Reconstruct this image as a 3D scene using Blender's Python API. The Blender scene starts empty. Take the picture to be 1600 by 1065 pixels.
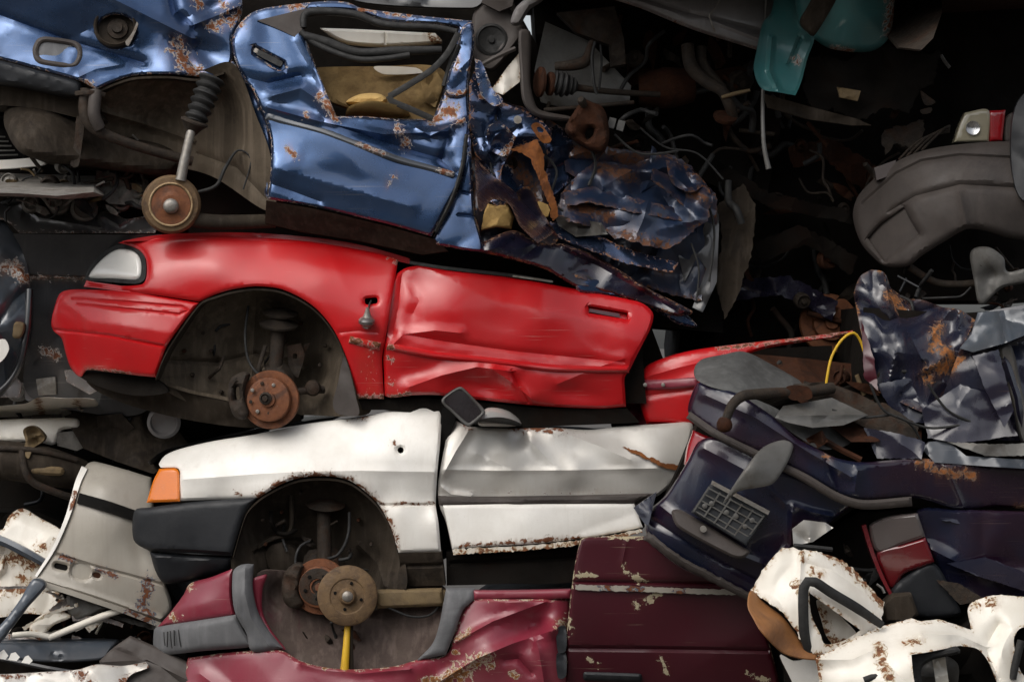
import bpy, bmesh, math, random
import numpy as np
from mathutils import Vector, Matrix
from mathutils.geometry import delaunay_2d_cdt

R = math.radians
SC = bpy.context.scene
COL = SC.collection
S = 360.0          # photograph pixels per metre on the face of the pile
D = 12.0           # camera distance to the face of the pile
ZC = 1.75          # camera height

# ------------------------------------------------------------------ camera
cam = bpy.data.cameras.new('camera')
cam.sensor_width = 36.0
cam.lens = 36.0 * D / (1600.0 / S)
cam.clip_start = 0.1
cam.clip_end = 2000.0
camo = bpy.data.objects.new('camera', cam)
COL.objects.link(camo)
camo.location = (0, -D, ZC)
camo.rotation_euler = (R(90), 0, 0)
SC.camera = camo

# ------------------------------------------------------------------ sky + sun
SUN_EL, SUN_AZ = 48.0, -38.0      # azimuth measured from behind the camera, negative = to the left
sd = Vector((math.sin(R(SUN_AZ)) * math.cos(R(SUN_EL)), -math.cos(R(SUN_AZ)) * math.cos(R(SUN_EL)), math.sin(R(SUN_EL))))
world = bpy.data.worlds.new('World')
SC.world = world
world.use_nodes = True
nt = world.node_tree
bgn = nt.nodes['Background']
sky = nt.nodes.new('ShaderNodeTexSky')
sky.sky_type = 'NISHITA'
sky.sun_disc = False
sky.sun_elevation = R(SUN_EL)
sky.sun_rotation = math.atan2(sd.x, sd.y)
sky.air_density = 1.0
sky.dust_density = 4.0
sky.ozone_density = 1.0
hs = nt.nodes.new('ShaderNodeHueSaturation')
hs.inputs['Saturation'].default_value = 0.35      # thin bright cloud veil
nt.links.new(sky.outputs[0], hs.inputs['Color'])
nt.links.new(hs.outputs[0], bgn.inputs['Color'])
bgn.inputs['Strength'].default_value = 0.135
sun = bpy.data.lights.new('sun', 'SUN')
sun.energy = 0.8
sun.angle = R(60)
sun.color = (1.0, 0.95, 0.87)
suno = bpy.data.objects.new('sun', sun)
COL.objects.link(suno)
suno.rotation_euler = sd.to_track_quat('Z', 'Y').to_euler()
SC.view_settings.view_transform = 'Standard'
SC.view_settings.look = 'None'
SC.view_settings.gamma = 1.0
SC.view_settings.exposure = 0.36
SC.render.engine = 'CYCLES'

# ------------------------------------------------------------------ materials
def _mat(name):
    m = bpy.data.materials.new(name)
    m.use_nodes = True
    n = m.node_tree
    return m, n, n.nodes['Principled BSDF']

def _noise(n, vec, scale, detail=6, rough=0.6, dist=0.0):
    t = n.nodes.new('ShaderNodeTexNoise')
    t.inputs['Scale'].default_value = scale
    t.inputs['Detail'].default_value = detail
    t.inputs['Roughness'].default_value = rough
    t.inputs['Distortion'].default_value = dist
    n.links.new(vec, t.inputs['Vector'])
    return t.outputs['Fac']

def _ramp(n, src, a, b, c0=(0, 0, 0, 1), c1=(1, 1, 1, 1)):
    r = n.nodes.new('ShaderNodeValToRGB')
    r.color_ramp.elements[0].position = a
    r.color_ramp.elements[1].position = b
    r.color_ramp.elements[0].color = c0
    r.color_ramp.elements[1].color = c1
    n.links.new(src, r.inputs['Fac'])
    return r.outputs['Color']

def _mix(n, fac, a, b, mode='MIX'):
    x = n.nodes.new('ShaderNodeMix')
    x.data_type = 'RGBA'
    x.blend_type = mode
    for sock, v in ((x.inputs[0], fac), (x.inputs[6], a), (x.inputs[7], b)):
        if hasattr(v, 'is_output'):
            n.links.new(v, sock)
        elif isinstance(v, (tuple, list)):
            sock.default_value = tuple(v) + ((1,) if len(v) == 3 else ())
        else:
            sock.default_value = v
    return x.outputs[2]

def _math(n, op, a, b=None, clamp=False):
    x = n.nodes.new('ShaderNodeMath')
    x.operation = op
    x.use_clamp = clamp
    for i, v in enumerate((a, b)):
        if v is None:
            continue
        if hasattr(v, 'is_output'):
            n.links.new(v, x.inputs[i])
        else:
            x.inputs[i].default_value = v
    return x.outputs[0]

def _coord(n, scale=None, rot=None):
    tc = n.nodes.new('ShaderNodeTexCoord')
    if scale is None and rot is None:
        return tc.outputs['Object']
    mp = n.nodes.new('ShaderNodeMapping')
    if scale:
        mp.inputs['Scale'].default_value = scale
    if rot:
        mp.inputs['Rotation'].default_value = rot
    n.links.new(tc.outputs['Object'], mp.inputs['Vector'])
    return mp.outputs['Vector']

RUST_A, RUST_B = (0.20, 0.062, 0.018), (0.055, 0.022, 0.012)

def paint(name, col, col2=None, rough=0.28, coat=0.6, metallic=0.0, dirt=0.35, dirtcol=(0.16, 0.135, 0.11),
          scratch=0.25, primer=(0.42, 0.40, 0.37), rust=1.0, spots=0.0, c2scale=1.6, bump=0.05, rusta=RUST_A, crough=0.09):
    """car paint: hue variation, grime, streaks, scratches; the mesh attribute 'wear' brings bare primer and rust"""
    m, n, b = _mat(name)
    v = _coord(n)
    base = _mix(n, _ramp(n, _noise(n, v, c2scale, 4), 0.42, 0.6), col, col2 or tuple(c * 0.86 for c in col))
    # grime: broad clouds broken by fine speckle, and rain streaks running down
    g1 = _ramp(n, _noise(n, v, 3.2, 8, 0.68), 0.45, 0.78)
    g2 = _ramp(n, _noise(n, _coord(n, (26, 26, 1.6)), 1.0, 5, 0.6), 0.5, 0.82)
    g3 = _ramp(n, _noise(n, v, 90, 3, 0.7), 0.56, 0.74)
    g = _math(n, 'MAXIMUM', g1, _math(n, 'MULTIPLY', g2, 0.8))
    g = _math(n, 'MAXIMUM', g, _math(n, 'MULTIPLY', g3, 0.55))
    g = _math(n, 'MULTIPLY', g, dirt, True)
    c = _mix(n, g, base, dirtcol)
    # scratches
    sc = None
    for rot, sca in (((0.2, 0.5, 0), (2.2, 8, 170)), ((0, -1.1, 0.3), (3.0, 8, 210))):
        s1 = _ramp(n, _noise(n, _coord(n, sca, rot), 1.0, 2, 0.5), 0.70, 0.735)
        sc = s1 if sc is None else _math(n, 'MAXIMUM', sc, s1)
    sc = _math(n, 'MULTIPLY', sc, _ramp(n, _noise(n, v, 2.3, 3), 0.5, 0.62))
    c = _mix(n, _math(n, 'MULTIPLY', sc, scratch), c, primer)
    # wear
    at = n.nodes.new('ShaderNodeAttribute')
    at.attribute_name = 'wear'
    nn = _noise(n, v, 38, 9, 0.66, 0.7)
    w = _math(n, 'ADD', at.outputs['Fac'], _math(n, 'MULTIPLY', _math(n, 'SUBTRACT', nn, 0.5), 2.6))
    w = _math(n, 'MULTIPLY', w, _math(n, 'MULTIPLY', at.outputs['Fac'], 12.0, True))
    if spots:
        sp = _ramp(n, _noise(n, v, 11, 12, 0.8, 0.5), 0.60, 0.72)
        w = _math(n, 'ADD', w, _math(n, 'MULTIPLY', sp, spots))
    wp = _ramp(n, w, 0.40, 0.47)
    wr = _ramp(n, w, 0.50, 0.60)
    rc = _mix(n, _ramp(n, _noise(n, v, 55, 8, 0.75), 0.35, 0.68), rusta, RUST_B)
    stn = _math(n, 'MULTIPLY', _math(n, 'MULTIPLY', at.outputs['Fac'], 2.0, True), _ramp(n, _noise(n, _coord(n, (60, 60, 5)), 1.0, 5, 0.6), 0.35, 0.7))
    c = _mix(n, _math(n, 'MULTIPLY', stn, 0.75 * rust, True), c, tuple(q * 0.35 + r_ * 0.75 for q, r_ in zip(col, (0.20, 0.085, 0.03))))
    c = _mix(n, wp, c, primer)
    wr = _math(n, 'MULTIPLY', wr, rust)
    c = _mix(n, wr, c, rc)
    n.links.new(c, b.inputs['Base Color'])
    rr = _math(n, 'ADD', _math(n, 'MULTIPLY', g, 0.45), rough)
    rr = _math(n, 'ADD', rr, _math(n, 'MULTIPLY', _noise(n, v, 7, 4), 0.12))
    rr = _math(n, 'MAXIMUM', rr, _math(n, 'MULTIPLY', wp, 0.8), True)
    n.links.new(rr, b.inputs['Roughness'])
    cl = _math(n, 'SUBTRACT', 1.0, _math(n, 'MAXIMUM', wp, _math(n, 'MULTIPLY', g, 1.2)), True)
    n.links.new(_math(n, 'MULTIPLY', cl, coat), b.inputs['Coat Weight'])
    b.inputs['Coat Roughness'].default_value = crough
    if metallic:
        n.links.new(_math(n, 'MULTIPLY', _math(n, 'SUBTRACT', 1.0, wp), metallic), b.inputs['Metallic'])
    bp = n.nodes.new('ShaderNodeBump')
    bp.inputs['Strength'].default_value = 0.6
    bp.inputs['Distance'].default_value = 0.004
    h = _math(n, 'ADD', _math(n, 'MULTIPLY', _noise(n, v, 60, 3), bump * 0.8), _math(n, 'MULTIPLY', _math(n, 'MULTIPLY', wp, nn), 0.5))
    n.links.new(h, bp.inputs['Height'])
    n.links.new(bp.outputs[0], b.inputs['Normal'])
    return m

def rough_mat(name, c0, c1, scale=12, rough=(0.55, 0.95), metallic=0.0, bump=0.5, dist=0.006, spec=0.4, c2=None, streak=0.0):
    """grimy plastics, rubber, castings and rust: three tones of noise plus relief"""
    m, n, b = _mat(name)
    v = _coord(n)
    f = _noise(n, v, scale, 9, 0.7, 0.4)
    c = _mix(n, _ramp(n, f, 0.36, 0.66), c0, c1)
    if c2:
        c = _mix(n, _ramp(n, _noise(n, v, scale * 0.35, 8, 0.72, 0.8), 0.52, 0.66), c, c2)
    if streak:
        st = _ramp(n, _noise(n, _coord(n, (30, 30, 1.5)), 1.0, 4), 0.48, 0.75)
        c = _mix(n, _math(n, 'MULTIPLY', st, streak), c, tuple(min(1, x * 2.2 + 0.02) for x in c1))
    n.links.new(c, b.inputs['Base Color'])
    rr = n.nodes.new('ShaderNodeMapRange')
    n.links.new(_noise(n, v, scale * 1.7, 6), rr.inputs[0])
    rr.inputs[1].default_value = 0.3
    rr.inputs[2].default_value = 0.7
    rr.inputs[3].default_value, rr.inputs[4].default_value = rough
    n.links.new(rr.outputs[0], b.inputs['Roughness'])
    b.inputs['Metallic'].default_value = metallic
    b.inputs['Specular IOR Level'].default_value = spec
    bp = n.nodes.new('ShaderNodeBump')
    bp.inputs['Strength'].default_value = bump
    bp.inputs['Distance'].default_value = dist
    n.links.new(_noise(n, v, scale * 4, 6, 0.7), bp.inputs['Height'])
    n.links.new(bp.outputs[0], b.inputs['Normal'])
    return m

def lens(name, col, rough=0.12, trans=0.0, ribs=60, dirt=0.4):
    m, n, b = _mat(name)
    v = _coord(n)
    d = _ramp(n, _noise(n, v, 9, 7, 0.7), 0.5, 0.8)
    n.links.new(_mix(n, _math(n, 'MULTIPLY', d, dirt), col, tuple(x * 0.45 + 0.03 for x in col)), b.inputs['Base Color'])
    n.links.new(_math(n, 'ADD', _math(n, 'MULTIPLY', d, 0.35), rough), b.inputs['Roughness'])
    b.inputs['Coat Weight'].default_value = 0.8
    b.inputs['Transmission Weight'].default_value = trans
    b.inputs['Subsurface Weight'].default_value = 0.0
    w = n.nodes.new('ShaderNodeTexWave')
    w.bands_direction = 'Z'
    w.inputs['Scale'].default_value = ribs
    n.links.new(v, w.inputs['Vector'])
    bp = n.nodes.new('ShaderNodeBump')
    bp.inputs['Strength'].default_value = 0.12
    bp.inputs['Distance'].default_value = 0.001
    n.links.new(w.outputs['Fac'], bp.inputs['Height'])
    n.links.new(bp.outputs[0], b.inputs['Normal'])
    return m

M = {}
M['red'] = paint('red_paint', (0.52, 0.004, 0.007), (0.46, 0.004, 0.008), rough=0.3, coat=0.4, dirt=0.16, dirtcol=(0.20, 0.07, 0.05), scratch=0.6, primer=(0.55, 0.30, 0.27), crough=0.14)
M['white'] = paint('white_paint', (0.80, 0.775, 0.72), (0.77, 0.745, 0.69), rough=0.30, coat=0.45, dirt=0.42, dirtcol=(0.42, 0.37, 0.30), scratch=0.25, primer=(0.5, 0.46, 0.4), crough=0.2)
M['silver'] = paint('silver_paint', (0.52, 0.50, 0.46), (0.48, 0.46, 0.42), rough=0.34, coat=0.5, metallic=0.3, crough=0.16, dirt=0.34, dirtcol=(0.32, 0.28, 0.23), scratch=0.3)
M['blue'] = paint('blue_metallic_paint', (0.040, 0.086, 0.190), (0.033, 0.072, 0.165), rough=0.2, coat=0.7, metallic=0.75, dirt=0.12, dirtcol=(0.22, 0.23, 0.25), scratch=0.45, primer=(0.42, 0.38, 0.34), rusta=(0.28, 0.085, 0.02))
M['bluerust'] = paint('blue_rusty_shaded_paint', (0.018, 0.034, 0.075), (0.010, 0.02, 0.045), rough=0.28, coat=0.5, metallic=0.35, dirt=0.65, dirtcol=(0.04, 0.03, 0.024), scratch=0.3, spots=1.0, primer=(0.07, 0.04, 0.028), rusta=(0.15, 0.05, 0.017))  # rusty, and darker than the blue: bonnet shade put into the colour
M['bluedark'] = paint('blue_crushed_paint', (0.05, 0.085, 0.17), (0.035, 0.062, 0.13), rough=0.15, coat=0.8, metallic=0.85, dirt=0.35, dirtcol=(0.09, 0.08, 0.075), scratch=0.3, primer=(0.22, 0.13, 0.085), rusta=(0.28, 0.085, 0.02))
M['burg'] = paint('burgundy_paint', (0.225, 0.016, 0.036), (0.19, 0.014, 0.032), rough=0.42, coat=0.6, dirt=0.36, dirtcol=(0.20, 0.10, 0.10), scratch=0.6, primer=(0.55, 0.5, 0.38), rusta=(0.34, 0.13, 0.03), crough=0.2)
M['burgshade'] = paint('shaded_burgundy_paint', (0.05, 0.002, 0.008), (0.042, 0.002, 0.007), rough=0.34, coat=0.25, dirt=0.05, dirtcol=(0.05, 0.03, 0.028), scratch=0.3, primer=(0.46, 0.41, 0.27), rust=0.3)  # the burgundy again, with the door's shadow put into the colour
M['navy'] = paint('navy_paint', (0.005, 0.008, 0.024), (0.014, 0.005, 0.014), rough=0.2, coat=0.4, dirt=0.07, dirtcol=(0.10, 0.085, 0.075), scratch=0.2, c2scale=2.2, primer=(0.2, 0.13, 0.09), rusta=(0.38, 0.13, 0.03))  # purple second tone paints a flip-flop reflection into the navy
M['navyc'] = paint('navy_crumpled_paint', (0.009, 0.011, 0.024), (0.012, 0.010, 0.022), rough=0.2, coat=0.45, dirt=0.08, dirtcol=(0.11, 0.095, 0.085), scratch=0.2, spots=0.1, primer=(0.18, 0.10, 0.055), rusta=(0.40, 0.14, 0.03))
M['black'] = paint('black_paint', (0.012, 0.013, 0.015), (0.016, 0.016, 0.018), rough=0.24, coat=0.8, dirt=0.4, dirtcol=(0.10, 0.09, 0.085), scratch=0.25)
M['slate'] = paint('slate_blue_paint', (0.05, 0.062, 0.078), (0.038, 0.046, 0.058), rough=0.25, coat=0.8, metallic=0.2, dirt=0.4, dirtcol=(0.14, 0.125, 0.11), scratch=0.35)
M['teal'] = paint('teal_paint', (0.05, 0.19, 0.19), (0.04, 0.155, 0.16), rough=0.28, coat=0.7, metallic=0.2, dirt=0.35, dirtcol=(0.12, 0.11, 0.09), scratch=0.4)
M['greige'] = paint('grey_beige_paint', (0.36, 0.33, 0.28), (0.32, 0.295, 0.25), rough=0.42, coat=0.2, dirt=0.35, dirtcol=(0.15, 0.13, 0.105), scratch=0.4, primer=(0.08, 0.12, 0.16), crough=0.2)
M['silverold'] = paint('dull_silver_paint', (0.24, 0.225, 0.22), (0.20, 0.19, 0.185), rough=0.4, coat=0.3, metallic=0.3, dirt=0.5, dirtcol=(0.09, 0.075, 0.065), scratch=0.5)
M['whiterust'] = paint('white_rusty_paint', (0.78, 0.74, 0.66), (0.72, 0.68, 0.59), rough=0.38, coat=0.25, dirt=0.30, dirtcol=(0.38, 0.31, 0.22), scratch=0.3, spots=0.12, primer=(0.50, 0.40, 0.26), rusta=(0.24, 0.09, 0.03))
M['plastic'] = rough_mat('black_bumper_plastic', (0.0087, 0.0099, 0.0124), (0.0136, 0.0149, 0.0174), 6, (0.42, 0.62), bump=0.15, c2=(0.0198, 0.0205, 0.0223))
M['greyplastic'] = rough_mat('grey_trim_plastic', (0.1044, 0.1054, 0.1088), (0.1260, 0.1258, 0.1292), 9, (0.5, 0.75), bump=0.2, c2=(0.0864, 0.0850, 0.0884), streak=0.2)
M['greytop'] = rough_mat('scuffed_grey_rubber', (0.062, 0.062, 0.060), (0.085, 0.085, 0.082), 7, (0.55, 0.85), bump=0.3, c2=(0.042, 0.04, 0.038), streak=0.25)
M['darkplastic'] = rough_mat('dusty_grey_bumper_plastic', (0.0459, 0.0377, 0.0334), (0.0623, 0.0511, 0.0449), 7, (0.5, 0.8), bump=0.2, c2=(0.0361, 0.0292, 0.0259))
M['rubber'] = rough_mat('perished_rubber', (0.0098, 0.0098, 0.0098), (0.0245, 0.0238, 0.0224), 18, (0.5, 0.85), bump=0.4)
M['under'] = rough_mat('underbody_grime', (0.0208, 0.0155, 0.0108), (0.0364, 0.0273, 0.0187), 7, (0.7, 0.98), bump=0.5, spec=0.2, c2=(0.0125, 0.0091, 0.0066), streak=0.35)
M['liner'] = rough_mat('dusty_wheel_arch_liner', (0.0628, 0.0491, 0.0348), (0.0910, 0.0710, 0.0502), 6, (0.7, 0.98), bump=0.35, spec=0.2, c2=(0.0408, 0.0311, 0.0217), streak=0.4)
M['arch'] = rough_mat('muddy_arch_paint', (0.060, 0.042, 0.036), (0.088, 0.066, 0.055), 7, (0.7, 0.98), bump=0.5, spec=0.2, c2=(0.072, 0.026, 0.030), streak=0.4)
M['shell'] = rough_mat('shaded_interior_grime', (0.0050, 0.0040, 0.0031), (0.0101, 0.0081, 0.0063), 5, (0.75, 1.0), bump=0.6, spec=0.12, c2=(0.0094, 0.0047, 0.0028))  # grime darkened until its colour carries the deep shade inside the wrecks
M['heap'] = rough_mat('mixed_scrap', (0.05, 0.045, 0.04), (0.09, 0.075, 0.065), 0.8, (0.6, 0.9), bump=0.5, c2=(0.07, 0.035, 0.025))
M['iron'] = rough_mat('dirty_cast_iron', (0.0192, 0.0147, 0.0113), (0.0408, 0.0294, 0.0203), 22, (0.6, 0.95), bump=0.8, spec=0.3, c2=(0.0360, 0.0164, 0.0078))
M['rust'] = rough_mat('brown_rust', (0.0484, 0.0165, 0.0066), (0.0279, 0.0106, 0.0051), 26, (0.7, 0.98), bump=0.7, spec=0.2, c2=(0.0167, 0.0079, 0.0045))
M['discrust'] = rough_mat('rusted_brake_disc', (0.20, 0.072, 0.028), (0.125, 0.045, 0.020), 30, (0.5, 0.85), metallic=0.15, bump=0.4, spec=0.4, c2=(0.075, 0.034, 0.020))
M['drum'] = rough_mat('rusty_brake_drum', (0.17, 0.105, 0.05), (0.11, 0.068, 0.036), 24, (0.5, 0.85), metallic=0.15, bump=0.5, c2=(0.065, 0.038, 0.022))
M['orangerust'] = rough_mat('orange_rust', (0.24, 0.085, 0.024), (0.13, 0.048, 0.02), 20, (0.75, 1.0), bump=0.7, spec=0.15, c2=(0.10, 0.04, 0.02))
M['rustflap'] = rough_mat('rust_filmed_steel', (0.26, 0.115, 0.038), (0.20, 0.085, 0.03), 9, (0.45, 0.7), bump=0.2, c2=(0.14, 0.058, 0.024), streak=0.15)
M['metal'] = rough_mat('dull_bare_metal', (0.33, 0.31, 0.28), (0.22, 0.20, 0.175), 20, (0.3, 0.6), metallic=0.6, bump=0.3, c2=(0.14, 0.10, 0.07))
M['steel'] = rough_mat('stained_steel_plate', (0.1300, 0.1262, 0.1186), (0.0918, 0.0880, 0.0803), 8, (0.35, 0.65), metallic=0.3, bump=0.25, c2=(0.0650, 0.0536, 0.0421))
M['beam'] = rough_mat('ochre_dusty_steel', (0.165, 0.115, 0.055), (0.12, 0.083, 0.042), 14, (0.6, 0.9), bump=0.4, c2=(0.075, 0.05, 0.03))
M['chrome'] = rough_mat('worn_chrome', (0.6, 0.6, 0.6), (0.45, 0.44, 0.42), 20, (0.12, 0.4), metallic=0.95, bump=0.15)
M['foam'] = rough_mat('yellow_seat_foam', (0.56, 0.38, 0.15), (0.42, 0.27, 0.10), 9, (0.85, 1.0), bump=0.9, spec=0.1, c2=(0.29, 0.18, 0.075))
M['foamring'] = rough_mat('pale_corroded_rim', (0.42, 0.31, 0.17), (0.26, 0.16, 0.08), 40, (0.5, 0.8), bump=0.5, c2=(0.14, 0.07, 0.03))
M['tantrim'] = rough_mat('stained_tan_trim', (0.20, 0.135, 0.06), (0.13, 0.085, 0.038), 9, (0.85, 1.0), bump=0.8, spec=0.1, c2=(0.08, 0.05, 0.025))
M['yellow'] = rough_mat('yellow_paint', (0.66, 0.40, 0.02), (0.58, 0.34, 0.02), 8, (0.35, 0.6), bump=0.15, c2=(0.42, 0.25, 0.03))
M['lensclear'] = lens('clear_lamp_lens', (0.90, 0.88, 0.82), 0.10, 0.0, 14, 0.12)
M['lensdull'] = lens('shaded_yellowed_lens', (0.30, 0.27, 0.19), 0.12, 0.0, 14, 0.3)  # yellowed lens, its colour dimmed for the shade it sits in
M['lensred'] = lens('red_lamp_lens', (0.28, 0.008, 0.012), 0.14)
M['lensreddark'] = lens('dirty_red_lamp_lens', (0.13, 0.006, 0.010), 0.22, 0.0, 40, 0.6)
M['lensorange'] = lens('amber_lamp_lens', (0.68, 0.17, 0.008), 0.14, 0.0, 26)
M['lenssmoke'] = lens('smoked_lamp_lens', (0.085, 0.07, 0.066), 0.3)
M['glass'] = rough_mat('dark_mirror_glass', (0.0300, 0.0240, 0.0252), (0.0390, 0.0312, 0.0312), 5, (0.05, 0.2), metallic=0.4, bump=0.02, spec=0.8)
M['hole'] = rough_mat('hole_black', (0.006, 0.006, 0.006), (0.01, 0.009, 0.008), 12, (0.8, 1.0), bump=0.3, spec=0.1)  # near-black painted as the dark inside holes and slots; also plain black parts
M['engine'] = rough_mat('dusty_engine_casting', (0.24, 0.225, 0.20), (0.13, 0.12, 0.105), 16, (0.5, 0.9), metallic=0.1, bump=0.7, c2=(0.09, 0.066, 0.048))
M['darksheet'] = paint('dark_grey_sheet', (0.085, 0.085, 0.085), (0.06, 0.06, 0.062), rough=0.3, coat=0.5, metallic=0.4, dirt=0.4, dirtcol=(0.10, 0.09, 0.08), scratch=0.4)

# ------------------------------------------------------------------ geometry helpers
def W(px, py, y):
    """a measured point of the photograph at depth y (m behind the pile's face) -> world"""
    f = (D + y) / D
    return ((px - 800.0) / S * f, y, ZC + (532.5 - py) / S * f)

def thing(name, label, cat, px, py, y=0.3, group=None):
    o = bpy.data.objects.new(name, None)
    COL.objects.link(o)
    o.empty_display_size = 0.2
    o.location = W(px, py, y)
    o['label'] = label
    o['category'] = cat
    if group:
        o['group'] = group
    return o

def link(name, verts, faces, mat, parent, smooth=True, angle=32, attr=None, label=None):
    me = bpy.data.meshes.new(name)
    v = np.asarray(verts, float)
    off = np.zeros(3)
    q = parent
    while q is not None:
        off = off + np.array(q.location)
        q = q.parent
    me.from_pydata((v - off).tolist(), [], faces)
    me.update()
    if smooth:
        me.shade_smooth()
        me.set_sharp_from_angle(angle=R(angle))
    if attr is not None:
        a = me.attributes.new('wear', 'FLOAT', 'POINT')
        a.data.foreach_set('value', np.asarray(attr, np.float32))
    me.materials.append(M[mat] if isinstance(mat, str) else mat)
    o = bpy.data.objects.new(name, me)
    COL.objects.link(o)
    if parent is not None:
        o.parent = parent
    if label:
        o['label'] = label
    return o

def resample(pts, step, smooth=True, closed=True):
    """Catmull-Rom through the points; a third value of 1 keeps a hard corner"""
    P = [np.array(p[:2], float) for p in pts]
    C = [len(p) > 2 and p[2] for p in pts]
    n = len(P)
    out = []
    for i in range(n if closed else n - 1):
        p1, p2 = P[i], P[(i + 1) % n]
        p0 = P[i - 1] if (closed or i > 0) else p1
        p3 = P[(i + 2) % n] if (closed or i + 2 < n) else p2
        L = np.linalg.norm(p2 - p1)
        k = max(1, int(round(L / step)))
        m1 = (p2 - p0) * 0.5
        m2 = (p3 - p1) * 0.5
        if C[i] or not smooth:
            m1 = p2 - p1
        if C[(i + 1) % n] or not smooth:
            m2 = p2 - p1
        for m in (m1, m2):
            l = np.linalg.norm(m)
            if l > L:
                m *= L / l
        for j in range(k):
            t = j / k
            out.append((2*t**3-3*t**2+1)*p1 + (t**3-2*t**2+t)*m1 + (-2*t**3+3*t**2)*p2 + (t**3-t**2)*m2)
    if not closed:
        out.append(P[-1])
    return np.array(out)

def segdist(p, a, b):
    """distances of points p (N,2) to segments a->b (M,2): min over segments and index"""
    ab = b - a
    l2 = (ab ** 2).sum(1) + 1e-9
    best = np.full(len(p), 1e9)
    for s in range(0, len(p), 1500):
        q = p[s:s+1500]
        t = ((q[:, None, :] - a[None]) * ab[None]).sum(2) / l2[None]
        t = np.clip(t, 0, 1)
        c = a[None] + t[..., None] * ab[None]
        best[s:s+1500] = np.sqrt(((q[:, None, :] - c) ** 2).sum(2)).min(1)
    return best

def inside(p, poly):
    x, y = p[:, 0], p[:, 1]
    r = np.zeros(len(p), bool)
    n = len(poly)
    j = n - 1
    for i in range(n):
        xi, yi = poly[i]
        xj, yj = poly[j]
        if yi != yj:
            c = ((yi > y) != (yj > y)) & (x < (xj - xi) * (y - yi) / (yj - yi) + xi)
            r ^= c
        j = i
    return r

def surf(spec):
    """depth field from a constant or a few measured (px,py,depth) points: plane or thin plate spline"""
    if not isinstance(spec, (list, tuple)):
        return lambda p: np.full(len(p), float(spec))
    a = np.array(spec, float)
    c, d = a[:, :2] / 100.0, a[:, 2]
    if len(a) == 2:
        u = c[1] - c[0]
        return lambda p: d[0] + (d[1] - d[0]) * (((p / 100 - c[0]) * u).sum(1) / (u @ u))
    def U(r2):
        return 0.5 * r2 * np.log(r2 + 1e-9)
    n = len(a)
    A = np.zeros((n + 3, n + 3))
    A[:n, :n] = U(((c[:, None] - c[None]) ** 2).sum(2)) + np.eye(n) * 1e-4
    A[:n, n] = 1
    A[:n, n+1:] = c
    A[n, :n] = 1
    A[n+1:, :n] = c.T
    w = np.linalg.lstsq(A, np.concatenate([d, np.zeros(3)]), rcond=None)[0]
    def f(p):
        q = p / 100.0
        return U(((q[:, None] - c[None]) ** 2).sum(2)) @ w[:n] + w[n] + q @ w[n+1:]
    return f

def pl(pts):
    a = np.array([q[:2] for q in pts], float)
    return a[:-1], a[1:]

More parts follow.
